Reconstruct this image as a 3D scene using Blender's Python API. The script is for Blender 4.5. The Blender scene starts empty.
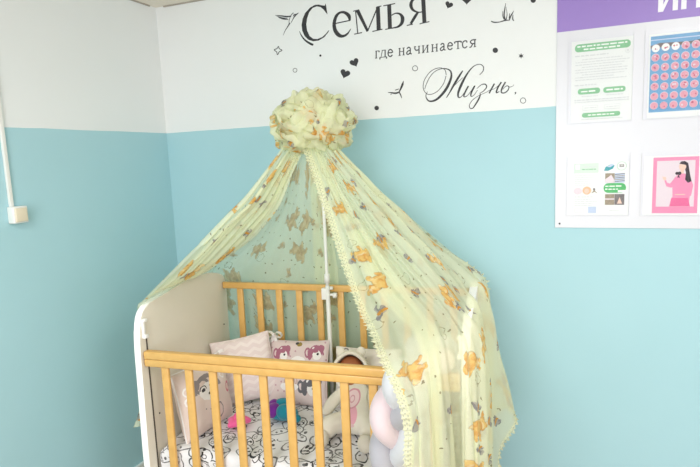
import bpy, bmesh, math, random, json
from mathutils import Vector, Matrix, noise
from mathutils.geometry import tessellate_polygon
random.seed(7)
scene = bpy.context.scene
COL = scene.collection
PI = math.pi
R = math.radians

# ------------------------------------------------------------------ helpers
def tag(o, label=None, cat=None, group=None, kind=None):
    if label: o['label'] = label
    if cat: o['category'] = cat
    if group: o['group'] = group
    if kind: o['kind'] = kind
    return o

def empty(name, loc=(0, 0, 0), rz=0.0):
    o = bpy.data.objects.new(name, None); COL.objects.link(o)
    o.location = loc; o.rotation_euler = (0, 0, rz); o.empty_display_size = .05
    return o

def link(name, me, mats, parent=None, smooth=True):
    if not isinstance(mats, (list, tuple)): mats = [mats]
    o = bpy.data.objects.new(name, me); COL.objects.link(o)
    for m in mats: me.materials.append(m)
    if smooth:
        for p in me.polygons: p.use_smooth = True
    if parent: o.parent = parent
    return o

class MB:
    """collects shapes into one mesh"""
    def __init__(s): s.bm = bmesh.new(); s.uv = s.bm.loops.layers.uv.new('UVMap')
    def box(s, c, d, bev=0.0, rot=None, mat=0, seg=2):
        m = Matrix.Translation(c)
        if rot is not None: m = m @ rot
        r = bmesh.ops.create_cube(s.bm, size=1, matrix=m @ Matrix.Diagonal((d[0], d[1], d[2], 1)))
        vs = r['verts']; fs = {f for v in vs for f in v.link_faces}
        for f in fs: f.material_index = mat
        if bev > 0:
            es = list({e for v in vs for e in v.link_edges})
            bmesh.ops.bevel(s.bm, geom=es, offset=bev, segments=seg, affect='EDGES', profile=.6)
        return s
    def ell(s, c, r, rot=None, mat=0, seg=20):
        m = Matrix.Translation(c)
        if rot is not None: m = m @ rot
        q = bmesh.ops.create_uvsphere(s.bm, u_segments=seg, v_segments=max(8, seg * 2 // 3), radius=1, matrix=m @ Matrix.Diagonal((r[0], r[1], r[2], 1)))
        for f in {f for v in q['verts'] for f in v.link_faces}: f.material_index = mat
        return s
    def tube(s, pts, rad, n=12, mat=0, caps=True):
        pts = [Vector(p) for p in pts]; k = len(pts)
        rads = rad if isinstance(rad, (list, tuple)) else [rad] * k
        t0 = (pts[1] - pts[0]).normalized()
        a = t0.orthogonal().normalized(); rings = []
        for i, p in enumerate(pts):
            t = (pts[min(i + 1, k - 1)] - pts[max(i - 1, 0)])
            t = t.normalized() if t.length > 1e-9 else t0
            a = (a - t * a.dot(t)).normalized(); b = t.cross(a)
            rings.append([s.bm.verts.new(p + (a * math.cos(2 * PI * j / n) + b * math.sin(2 * PI * j / n)) * rads[i]) for j in range(n)])
        for i in range(k - 1):
            for j in range(n):
                f = s.bm.faces.new((rings[i][j], rings[i][(j + 1) % n], rings[i + 1][(j + 1) % n], rings[i + 1][j])); f.material_index = mat
        if caps:
            s.bm.faces.new(rings[0][::-1]).material_index = mat; s.bm.faces.new(rings[-1]).material_index = mat
        return s
    def prism(s, outline, origin, ax, ay, an, depth, mat=0, bev=0):
        """outline (2D) in plane ax, ay at origin, extruded along an by depth"""
        o = Vector(origin); ax = Vector(ax); ay = Vector(ay); an = Vector(an)
        lo = [s.bm.verts.new(o + ax * x + ay * y) for x, y in outline]
        hi = [s.bm.verts.new(o + ax * x + ay * y + an * depth) for x, y in outline]
        fs = [s.bm.faces.new(hi), s.bm.faces.new(lo[::-1])]
        n = len(lo)
        for i in range(n): fs.append(s.bm.faces.new((lo[i], lo[(i + 1) % n], hi[(i + 1) % n], hi[i])))
        for f in fs: f.material_index = mat
        if bev:
            es = [e for e in fs[0].edges] + [e for e in fs[1].edges]
            bmesh.ops.bevel(s.bm, geom=es, offset=bev, segments=3, affect='EDGES', profile=.6)
        return s
    def grid(s, P, U=None, mat=0, close=False):
        """P[i][j] -> Vector, U[i][j] -> uv"""
        vs = [[s.bm.verts.new(p) for p in row] for row in P]
        for i in range(len(P) - 1):
            m = len(P[0])
            for j in range(m - 1 + (1 if close else 0)):
                q = [(i, j), (i, (j + 1) % m), (i + 1, (j + 1) % m), (i + 1, j)]
                f = s.bm.faces.new([vs[a][b] for a, b in q]); f.material_index = mat
                if U:
                    for l, (a, b) in zip(f.loops, q): l[s.uv].uv = U[a][b]
        return s
    def build(s, name, mats, parent=None, smooth=True, normals=True, sharp=None):
        if normals: bmesh.ops.recalc_face_normals(s.bm, faces=s.bm.faces)
        me = bpy.data.meshes.new(name); s.bm.to_mesh(me); s.bm.free()
        o = link(name, me, mats, parent, smooth)
        if sharp and smooth: me.set_sharp_from_angle(angle=R(sharp))
        return o

def catmull(pts, n):
    """n samples along a Catmull-Rom curve through tuples of any dimension (chord-length spaced)"""
    P = [Vector(p) for p in pts]
    P = [P[0] * 2 - P[1]] + P + [P[-1] * 2 - P[-2]]
    seg = []
    for i in range(1, len(P) - 2):
        for k in range(16):
            t = k / 16; a, b, c, d = P[i - 1], P[i], P[i + 1], P[i + 2]
            seg.append(.5 * ((2 * b) + (c - a) * t + (2 * a - 5 * b + 4 * c - d) * t * t + (3 * b - a - 3 * c + d) * t ** 3))
    seg.append(P[-2])
    L = [0]
    for a, b in zip(seg, seg[1:]): L.append(L[-1] + (b - a).length)
    out = []; j = 0
    for i in range(n):
        s = L[-1] * i / (n - 1)
        while j < len(L) - 2 and L[j + 1] < s: j += 1
        f = (s - L[j]) / max(L[j + 1] - L[j], 1e-9)
        out.append(seg[j].lerp(seg[j + 1], min(max(f, 0), 1)))
    return out

def smooth_at(keys, x):
    """Catmull-Rom value at float index x of a list of Vectors"""
    n = len(keys); i = min(int(x), n - 2); t = x - i
    b, c = keys[i], keys[i + 1]
    a = keys[i - 1] if i > 0 else b * 2 - c
    d = keys[i + 2] if i + 2 < n else c * 2 - b
    return .5 * ((2 * b) + (c - a) * t + (2 * a - 5 * b + 4 * c - d) * t * t + (3 * b - a - 3 * c + d) * t ** 3)

# ------------------------------------------------------------------ node expressions
class X:
    tree = None
    def __init__(s, v): s.v = v
    @staticmethod
    def op(o, *a):
        n = X.tree.nodes.new('ShaderNodeMath'); n.operation = o
        for i, q in enumerate(a):
            q = q.v if isinstance(q, X) else q
            if isinstance(q, (int, float)): n.inputs[i].default_value = q
            else: X.tree.links.new(q, n.inputs[i])
        return X(n.outputs[0])
    def __add__(a, b): return X.op('ADD', a, b)
    __radd__ = __add__
    def __sub__(a, b): return X.op('SUBTRACT', a, b)
    def __rsub__(a, b): return X.op('SUBTRACT', b, a)
    def __mul__(a, b): return X.op('MULTIPLY', a, b)
    __rmul__ = __mul__
    def __truediv__(a, b): return X.op('DIVIDE', a, b)
    def lt(a, b): return X.op('LESS_THAN', a, b)
    def gt(a, b): return X.op('GREATER_THAN', a, b)
    def abs(a): return X.op('ABSOLUTE', a)
    def max(a, b): return X.op('MAXIMUM', a, b)
    def min(a, b): return X.op('MINIMUM', a, b)
    def sqrt(a): return X.op('SQRT', a)
    def sin(a): return X.op('SINE', a)
    def cos(a): return X.op('COSINE', a)
    def step(a, lo, hi):            # smooth ramp lo..hi
        n = X.tree.nodes.new('ShaderNodeMapRange'); n.interpolation_type = 'SMOOTHSTEP'
        X.tree.links.new(a.v, n.inputs[0]); n.inputs[1].default_value = lo; n.inputs[2].default_value = hi
        return X(n.outputs[0])

def sep(vec):
    n = X.tree.nodes.new('ShaderNodeSeparateXYZ'); X.tree.links.new(vec, n.inputs[0])
    return X(n.outputs[0]), X(n.outputs[1]), X(n.outputs[2])
def comb(x, y, z=0.0):
    n = X.tree.nodes.new('ShaderNodeCombineXYZ')
    for i, q in enumerate((x, y, z)):
        if isinstance(q, X): X.tree.links.new(q.v, n.inputs[i])
        else: n.inputs[i].default_value = q
    return n.outputs[0]
def noise_n(vec, scale, detail=2.0, color=False):
    n = X.tree.nodes.new('ShaderNodeTexNoise'); n.inputs['Scale'].default_value = scale; n.inputs['Detail'].default_value = detail
    if vec is not None: X.tree.links.new(vec, n.inputs['Vector'])
    return n.outputs['Color'] if color else X(n.outputs['Fac'])
def mixc(fac, a, b):
    n = X.tree.nodes.new('ShaderNodeMix'); n.data_type = 'RGBA'
    for q, i in ((fac, 0), (a, 6), (b, 7)):
        if isinstance(q, X): X.tree.links.new(q.v, n.inputs[i])
        elif isinstance(q, (int, float)): n.inputs[i].default_value = q
        elif isinstance(q, (tuple, list)): n.inputs[i].default_value = (*q, 1)
        else: X.tree.links.new(q, n.inputs[i])
    return n.outputs[2]
def ellipse(x, y, cx, cy, rx, ry):
    """<0 inside, 0 on the outline"""
    a = (x - cx) / rx; b = (y - cy) / ry
    return (a * a + b * b).sqrt() - 1.0
def cells(vec, scale, rnd=1.0):
    """local coordinates (metres, randomly turned) in scattered cells, plus three random numbers per cell"""
    n = X.tree.nodes.new('ShaderNodeTexVoronoi'); n.voronoi_dimensions = '2D'; n.inputs['Scale'].default_value = scale
    n.inputs['Randomness'].default_value = rnd
    X.tree.links.new(vec, n.inputs['Vector'])
    px, py, _ = sep(vec); cx, cy, _ = sep(n.outputs['Position']); r, g, b = sep(n.outputs['Color'])
    dx = px - cx; dy = py - cy; a = r * 6.2832; c = a.cos(); s = a.sin()
    return dx * c + dy * s, dy * c - dx * s, r, g, b

def srgb(r, g, b):
    f = lambda c: (c / 255 / 12.92) if c / 255 <= .04045 else ((c / 255 + .055) / 1.055) ** 2.4
    return (f(r), f(g), f(b))

def new_mat(name):
    m = bpy.data.materials.new(name); m.use_nodes = True
    X.tree = m.node_tree
    return m, m.node_tree.nodes['Principled BSDF']
def setc(bsdf, col):
    if isinstance(col, (tuple, list)): bsdf.inputs['Base Color'].default_value = (*col, 1)
    else: X.tree.links.new(col, bsdf.inputs['Base Color'])
def uvvec():
    n = X.tree.nodes.new('ShaderNodeUVMap'); n.uv_map = 'UVMap'; return n.outputs[0]
def objvec():
    return X.tree.nodes.new('ShaderNodeTexCoord').outputs['Object']
def bump(bsdf, h, strength=.2, dist=.01):
    n = X.tree.nodes.new('ShaderNodeBump'); n.inputs['Strength'].default_value = strength; n.inputs['Distance'].default_value = dist
    X.tree.links.new(h.v, n.inputs['Height']); X.tree.links.new(n.outputs[0], bsdf.inputs['Normal'])

def plain(name, col, rough=.5, var=.04, scale=30, sheen=0, bmp=0):
    m, b = new_mat(name); v = objvec()
    f = noise_n(v, scale, 3)
    setc(b, mixc(f, tuple(c * (1 - var) for c in col), tuple(min(1, c * (1 + var)) for c in col)))
    b.inputs['Roughness'].default_value = rough
    if sheen: b.inputs['Sheen Weight'].default_value = sheen
    if bmp: bump(b, noise_n(v, scale * 8, 2), bmp, .003)
    return m

M = {}
# ---- room
def wall_paint(name):
    m, b = new_mat(name)
    geo = X.tree.nodes.new('ShaderNodeNewGeometry').outputs['Position']
    x, y, z = sep(geo)
    wob = noise_n(geo, 5, 2) * .006 - .003
    f = (z + wob).lt(1.772)
    mott = noise_n(geo, 2.2, 4)
    white = mixc(mott, srgb(230, 232, 232), srgb(236, 238, 239))
    blue = mixc(mott, srgb(166, 206, 214), srgb(174, 212, 221))
    setc(b, mixc(f, white, blue))
    b.inputs['Roughness'].default_value = .55
    b.inputs['Specular IOR Level'].default_value = .3
    bump(b, noise_n(geo, 60, 3), .06, .004)
    return m
M['wall'] = wall_paint('painted_plaster')
M['ceiling'] = plain('ceiling_white', srgb(232, 226, 214), .7)
M['trim'] = plain('ceiling_joint_grey', srgb(168, 160, 150), .7)
def floor_mat():
    m, b = new_mat('floor_linoleum'); v = objvec()
    f = noise_n(v, 6, 5)
    setc(b, mixc(f, srgb(150, 128, 104), srgb(182, 160, 132))); b.inputs['Roughness'].default_value = .4
    return m
M['floor'] = floor_mat()
M['white_plastic'] = plain('white_plastic', srgb(232, 232, 228), .35)
M['cream_plastic'] = plain('cream_plastic', srgb(226, 214, 190), .35)
M['vinyl'] = plain('black_vinyl', srgb(44, 44, 48), .5)
M['vinyl_thin'] = plain('grey_black_vinyl', srgb(62, 62, 66), .5)
M['board'] = plain('board_plastic', srgb(218, 218, 225), .3, .01)
M['purple'] = plain('purple_film', srgb(150, 122, 196), .35, .02)
M['letter_white'] = plain('white_film', srgb(238, 236, 244), .4, .01)
M['screw'] = plain('dark_screw', srgb(60, 60, 62), .4)

# ---- crib
def wood():
    m, b = new_mat('honey_beech'); v = objvec()
    n = X.tree.nodes.new('ShaderNodeMapping'); n.inputs['Scale'].default_value = (4, 14, 4); X.tree.links.new(v, n.inputs[0])
    f = noise_n(n.outputs[0], 7, 5)
    setc(b, mixc(f.step(.2, .8), srgb(209, 162, 90), srgb(219, 174, 101)))
    b.inputs['Roughness'].default_value = .38; b.inputs['Coat Weight'].default_value = .15
    return m
M['wood'] = wood()
M['panel'] = plain('white_laminate', srgb(227, 220, 205), .4, .015)
M['edge'] = plain('white_edge_band', srgb(242, 241, 238), .35, .01)
M['dark'] = plain('dark_gap', srgb(70, 62, 54), .6)

# ---- textiles
def doodle_sheet():
    m, b = new_mat('doodle_cotton'); v = uvvec()
    w = noise_n(v, 24, 2, color=True)
    wv = X.tree.nodes.new('ShaderNodeVectorMath'); wv.operation = 'MULTIPLY_ADD'
    X.tree.links.new(w, wv.inputs[0]); wv.inputs[1].default_value = (.016, .016, 0); X.tree.links.new(v, wv.inputs[2])
    v = wv.outputs[0]
    ink = None
    def put(q):
        nonlocal ink
        ink = q if ink is None else ink.max(q)
    thick = noise_n(v, 30, 1) * .17 + .02
    x, y, r, g, q = cells(v, 12.5, .8)
    put((ellipse(x, y, 0, 0, .040, .021).abs() - thick).lt(0))
    eye = ellipse(x, y, -.010, .004, .006, .007).lt(0)
    put(eye * g.gt(.6)); put(ellipse(x, y, .013, .005, .005, .006).lt(0) * q.gt(.45))
    put((ellipse(x, y, .004, -.006, .010, .006).abs() - .18).lt(0) * q.lt(.45))
    put(ellipse(x, y, -.022, .012, .008, .006).lt(0) * g.lt(.25))
    sh = X.tree.nodes.new('ShaderNodeVectorMath'); sh.operation = 'ADD'; sh.inputs[1].default_value = (.37, .71, 0); X.tree.links.new(v, sh.inputs[0])
    x, y, r, g, q = cells(sh.outputs[0], 10.0, .9)
    put((ellipse(x, y, 0, 0, .032, .020).abs() - thick * .8).lt(0) * y.gt(-.009))
    put(ellipse(x, y, .0, .002, .011, .006).lt(0) * g.gt(.5))
    put((ellipse(x, y, .038, .014, .014, .017).abs() - .13).lt(0) * q.gt(.4))
    fade = noise_n(v, 9, 1).step(.35, .6)
    setc(b, mixc(ink * (fade * .25 + .72), srgb(226, 225, 228), srgb(30, 30, 34)))
    b.inputs['Roughness'].default_value = .85
    bump(b, noise_n(v, 400, 1), .08, .002)
    return m
M['sheet'] = doodle_sheet()
M['mattress'] = plain('mattress_ticking', srgb(222, 220, 214), .9)

def tulle(name, opacity, rear_dimmed=False):
    m, b = new_mat(name); nt = X.tree; v = uvvec()
    w = noise_n(v, 26, 3, color=True)
    wv = nt.nodes.new('ShaderNodeVectorMath'); wv.operation = 'MULTIPLY_ADD'
    nt.links.new(w, wv.inputs[0]); wv.inputs[1].default_value = (.045, .045, 0); nt.links.new(v, wv.inputs[2]); v = wv.outputs[0]
    # teddy bears with a drum or balloon
    x, y, r, g, q = cells(v, 4.6 if rear_dimmed else 5.2, .8)
    if rear_dimmed: x, y = x * .74, y * .74           # wider printed cloth: the rear width carries larger bears
    bear = ellipse(x, y, 0, -.020, .024, .027).min(ellipse(x, y, .004, .018, .019, .017)).min(ellipse(x, y, -.012, .034, .008, .008)).min(ellipse(x, y, .020, .034, .008, .008))
    bear = bear.min(ellipse(x, y, .030, -.012, .018, .008)).min(ellipse(x, y, -.016, -.044, .014, .008)).min(ellipse(x, y, .020, -.044, .014, .008))
    keep = g.gt(.34)
    bear_m = bear.lt(0) * keep
    bear_e = bear.abs().lt(.13) * keep
    muz = ellipse(x, y, .008, .014, .008, .007).lt(0) * keep
    ring = (ellipse(x, y, .052, .020, .016, .020).abs() - .07).lt(0) * q.gt(.45)
    # butterflies
    sh = nt.nodes.new('ShaderNodeVectorMath'); sh.operation = 'ADD'; sh.inputs[1].default_value = (3.3, 1.7, 0); nt.links.new(v, sh.inputs[0])
    x2, y2, r2, g2, q2 = cells(sh.outputs[0], 7.2, .9)
    wing = ellipse(x2, y2, -.013, .007, .013, .009).min(ellipse(x2, y2, .013, .008, .013, .010)).min(ellipse(x2, y2, -.009, -.009, .008, .007)).min(ellipse(x2, y2, .009, -.009, .008, .007)).lt(0) * g2.gt(.45)
    body = ellipse(x2, y2, 0, -.002, .005, .017).lt(0) * g2.gt(.45)
    # confetti dots
    x3, y3, r3, g3, q3 = cells(v, 17, 1)
    dots = ellipse(x3, y3, 0, 0, .0042, .0042).lt(0) * g3.gt(.5)
    base = mixc(noise_n(v, 3, 2), srgb(249, 248, 224), srgb(243, 245, 210))
    col = mixc(dots, base, srgb(150, 142, 118))
    col = mixc(ring * .7, col, srgb(168, 160, 130))
    orange = mixc(noise_n(v, 45, 2).step(.4, .62), srgb(236, 196, 116), srgb(222, 160, 80))
    col = mixc(bear_m * (noise_n(v, 30, 2).step(.3, .5) * .5 + .45), col, orange)
    col = mixc(bear_e * .35, col, srgb(168, 122, 66))
    col = mixc(muz, col, srgb(240, 214, 160))
    col = mixc(wing, col, mixc(noise_n(v, 60, 1).step(.42, .58), srgb(176, 172, 164), srgb(140, 136, 140)))
    col = mixc(body, col, srgb(214, 150, 70))
    if rear_dimmed: col = mixc(bear_m.max(body).max(wing) * .8, col, mixc(noise_n(v, 30, 2).step(.35, .65), srgb(212, 198, 160), srgb(184, 168, 136)))   # weak light on the rear cloth painted in: print muted to grey-tan
    mark = bear_m.max(wing).max(body).max(dots)
    nt.nodes.remove(b)
    d = nt.nodes.new('ShaderNodeBsdfDiffuse'); t = nt.nodes.new('ShaderNodeBsdfTranslucent'); tr = nt.nodes.new('ShaderNodeBsdfTransparent'); tr.inputs[0].default_value = (.97, 1, .95, 1)
    nt.links.new(col, d.inputs[0]); nt.links.new(col, t.inputs[0])
    mx = nt.nodes.new('ShaderNodeMixShader'); mx.inputs[0].default_value = .38
    nt.links.new(d.outputs[0], mx.inputs[1]); nt.links.new(t.outputs[0], mx.inputs[2])
    weave = noise_n(v, 900, 0) * .16 - .08
    al = (mark * (min(.93, opacity + .32) - opacity) + opacity) + weave
    m2 = nt.nodes.new('ShaderNodeMixShader'); nt.links.new(al.v, m2.inputs[0])
    nt.links.new(tr.outputs[0], m2.inputs[1]); nt.links.new(mx.outputs[0], m2.inputs[2])
    nt.links.new(m2.outputs[0], nt.nodes['Material Output'].inputs[0])
    return m
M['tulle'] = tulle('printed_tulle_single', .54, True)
M['tulle_full'] = tulle('printed_tulle_gathered', .56)
M['tulle_ruffle'] = tulle('printed_tulle_ruffled', .66)
def lace():
    m, b = new_mat('scalloped_lace'); nt = X.tree; v = uvvec(); x, y, _ = sep(v)
    col = mixc(noise_n(v, 60, 2), srgb(232, 232, 190), srgb(246, 243, 214))
    hole = ((x * 420).sin() * (y * 420).sin()).gt(.45)
    nt.nodes.remove(b)
    d = nt.nodes.new('ShaderNodeBsdfDiffuse'); t = nt.nodes.new('ShaderNodeBsdfTranslucent'); tr = nt.nodes.new('ShaderNodeBsdfTransparent')
    nt.links.new(col, d.inputs[0]); nt.links.new(col, t.inputs[0])
    mx = nt.nodes.new('ShaderNodeMixShader'); mx.inputs[0].default_value = .35
    nt.links.new(d.outputs[0], mx.inputs[1]); nt.links.new(t.outputs[0], mx.inputs[2])
    al = hole * -.28 + .80
    m2 = nt.nodes.new('ShaderNodeMixShader'); nt.links.new(al.v, m2.inputs[0])
    nt.links.new(tr.outputs[0], m2.inputs[1]); nt.links.new(mx.outputs[0], m2.inputs[2])
    nt.links.new(m2.outputs[0], nt.nodes['Material Output'].inputs[0])
    return m
M['lace'] = lace()

def pillow_mat(name, base, layers, chevron=None, specks=None):
    """layers: (colour, [(kind, cx, cy, rx, ry[, line])]) in metres on the pillow face"""
    m, b = new_mat(name); v = uvvec()
    w = noise_n(v, 50, 2, color=True)
    wv = X.tree.nodes.new('ShaderNodeVectorMath'); wv.operation = 'MULTIPLY_ADD'
    X.tree.links.new(w, wv.inputs[0]); wv.inputs[1].default_value = (.008, .008, 0); X.tree.links.new(v, wv.inputs[2])
    x, y, _ = sep(v); wx, wy, _ = sep(wv.outputs[0])
    col = mixc(noise_n(v, 8, 3), tuple(c * .97 for c in base), base)
    if chevron:
        tri = X.op('PINGPONG', x + 1.0, .028)
        f = X.op('PINGPONG', y + tri * .55 + 1.0, .017)
        col = mixc(f.lt(.0075) * .8, col, chevron)
    if specks:
        sx, sy, r, g, q = cells(v, 26, 1)
        col = mixc(ellipse(sx, sy, 0, 0, .0045, .004).lt(0) * g.gt(.45), col, specks)
    for c, shapes in layers:
        mask = None
        for s in shapes:
            e = ellipse(wx, wy, s[1] + .004, s[2] + .004, s[3], s[4])
            q = e.lt(0) if s[0] == 'f' else (e.abs() - s[5]).lt(0) if s[0] == 'r' else (e.abs() - s[5]).lt(0) * wy.gt(s[2])
            mask = q if mask is None else mask.max(q)
        col = mixc(mask, col, c)
    setc(b, col); b.inputs['Roughness'].default_value = .9; b.inputs['Sheen Weight'].default_value = .15
    bump(b, noise_n(v, 300, 1), .1, .002)
    return m
GREY, BLK, MAR, PNK, WHT = srgb(140, 132, 132), srgb(66, 62, 66), srgb(166, 104, 126), srgb(222, 170, 178), srgb(236, 232, 230)
M['pillow_panda'] = pillow_mat('rose_beige_cotton', srgb(222, 204, 196), [
    (GREY, [('f', -.075, .070, .020, .022), ('f', .030, .072, .024, .030), ('h', -.02, .035, .066, .055, .16), ('r', -.045, .060, .034, .026, .22)]),
    (WHT, [('f', -.018, .030, .046, .036), ('r', -.115, .06, .012, .016, .2), ('r', -.115, .02, .012, .016, .2), ('r', .075, .10, .012, .014, .2), ('r', .085, .065, .013, .015, .2)]),
    (BLK, [('f', -.042, .040, .009, .008), ('f', .012, .038, .009, .009), ('h', -.042, .046, .016, .012, .16), ('h', .012, .046, .016, .012, .16), ('f', -.016, .018, .006, .005)]),
    (GREY, [('r', .03, -.07, .018, .030, .12), ('f', -.05, -.035, .003, .003), ('f', .03, -.02, .003, .003), ('f', -.03, -.045, .003, .003)]),
    (srgb(200, 110, 130), [('r', .105, .0, .012, .020, .25)])])
M['pillow_chevron'] = pillow_mat('pink_chevron_cotton', srgb(227, 212, 210), [], chevron=srgb(235, 224, 221))
def owl(cx, cy, c, s=1.0):
    return [(c, [('f', cx, cy + .006 * s, .030 * s, .028 * s), ('f', cx - .026 * s, cy - .006 * s, .012 * s, .026 * s), ('f', cx + .022 * s, cy + .020 * s, .014 * s, .016 * s), ('r', cx - .040 * s, cy, .010 * s, .018 * s, .3)]),
            (WHT, [('f', cx + .004 * s, cy - .010 * s, .019 * s, .022 * s), ('f', cx - .012 * s, cy + .020 * s, .005 * s, .006 * s)]),
            (c, [('f', cx - .004 * s, cy + .008 * s, .014 * s, .007 * s), ('h', cx + .006 * s, cy - .008 * s, .026 * s, .030 * s, .12)]),
            (BLK, [('f', cx + .008 * s, cy - .006 * s, .005 * s, .006 * s)])]
M['pillow_owl'] = pillow_mat('owl_print_cotton', srgb(219, 202, 200),
    owl(-.065, .085, MAR) + owl(.095, .090, MAR) + owl(.080, -.060, srgb(104, 102, 108), 1.25) +
    [(WHT, [('f', .012, .055, .034, .018), ('f', -.028, -.062, .045, .020)]),
     (srgb(196, 170, 160), [('h', -.02, -.045, .032, .036, .10), ('h', -.02, -.045, .022, .026, .12)]),
     (srgb(150, 130, 70), [('f', .012, .125, .012, .010)]), (BLK, [('f', .0, .130, .008, .006)])], specks=srgb(190, 150, 160))
M['pillow_cream'] = pillow_mat('cream_speckled_cotton', srgb(228, 220, 212),
    [(GREY, [('r', -.10, .10, .018, .030, .12), ('f', .09, .09, .006, .005)]), (PNK, [('f', .06, .03, .03, .03)])], specks=srgb(196, 186, 184))
M['white_cotton'] = plain('white_cotton', srgb(236, 232, 230), .9, .02, 40, .2, .05)
M['braid_grey'] = plain('grey_velour', srgb(168, 166, 173), .95, .03, 60, .4, .1)
M['braid_pink'] = plain('pale_pink_velour', srgb(212, 193, 197), .95, .03, 60, .4, .1)
M['braid_white'] = plain('white_velour', srgb(198, 199, 204), .95, .03, 60, .4, .1)
M['pink_plush'] = plain('hot_pink_plush', srgb(238, 96, 156), .9, .08, 60, .3, .2)
M['teal_plush'] = plain('teal_plush', srgb(10, 128, 148), .9, .10, 60, .3, .2)
M['purple_plush'] = plain('purple_plush', srgb(112, 28, 140), .9, .10, 60, .3, .2)
M['doll_skin'] = plain('brown_doll_vinyl', srgb(158, 92, 56), .45, .04)
M['doll_mouth'] = plain('doll_lips', srgb(120, 52, 44), .5)
M['doll_eye'] = plain('doll_eye', srgb(24, 18, 18), .2)
def suit():
    m, b = new_mat('cream_fleece'); v = objvec(); x, y, z = sep(v)
    base = mixc(noise_n(v, 25, 3), srgb(222, 214, 198), srgb(234, 228, 216))
    front = y.lt(.045)
    def d(col, e, c): return mixc(e * front, col, c)
    u = x + .012; w = z - .098
    col = d(base, ellipse(u, w, 0, -.010, .028, .034).lt(0), srgb(232, 170, 186))
    col = d(col, ellipse(u, w, 0, .034, .026, .022).lt(0), srgb(236, 206, 210))
    col = d(col, (ellipse(u, w, 0, .034, .026, .022).abs() - .09).lt(0), srgb(214, 150, 164))
    col = d(col, (ellipse(u, w, 0, .034, .008, .008).abs() - .2).lt(0), srgb(214, 160, 170))
    col = d(col, ellipse(u, w, 0, -.042, .020, .008).lt(0), srgb(226, 190, 196))
    setc(b, col); b.inputs['Roughness'].default_value = .95; b.inputs['Sheen Weight'].default_value = .3
    bump(b, noise_n(v, 220, 2), .15, .003)
    return m
M['suit'] = suit()

# ------------------------------------------------------------------ the room (metres; back wall at y = 2.45, left wall at x = -2.054)
YB, XL, ZC = 2.45, -2.054, 2.426
def shell(name, c, d, mat):
    o = MB().box(c, d).build(name, mat, smooth=False); tag(o, kind='structure'); return o
shell('floor', (.6, .2, -.05), (5.6, 5.0, .1), M['floor'])
shell('wall_back', (.5, YB + .06, 1.213), (5.4, .12, 2.426), M['wall'])
shell('wall_left', (XL - .06, .2, 1.213), (.12, 4.5, 2.426), M['wall'])
shell('ceiling', (.6, .2, ZC + .05), (5.6, 5.0, .1), M['ceiling'])
shell('trim_1', (.5, YB - .0035, ZC - .003), (5.0, .007, .006), M['trim'])
shell('trim_2', (XL + .0035, .2, ZC - .003), (.007, 4.4, .006), M['trim'])
shell('baseboard_back', (.5, YB - .008, .04), (5.1, .016, .08), M['white_plastic'])
shell('baseboard_left', (XL + .008, .2, .04), (.016, 4.4, .08), M['white_plastic'])

# socket box and cable duct on the left wall
t = empty('wall_switch', (XL, 1.517, 1.43)); tag(t, 'small square white and cream surface mounted switch box on the left blue wall', 'switch')
MB().box((.018, 0, 0), (.036, .062, .066), .004).build('housing', M['white_plastic'], t)
MB().box((.038, 0, 0), (.008, .050, .054), .003).build('rocker', M['cream_plastic'], t)
o = MB().box((XL + .006, 1.503, 1.462 + (ZC - .008 - 1.462) / 2), (.012, .016, ZC - .008 - 1.463), .002).build('cable_duct', M['white_plastic'])
tag(o, 'thin white vertical cable duct running up the left wall from the switch box', 'cable duct')

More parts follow.
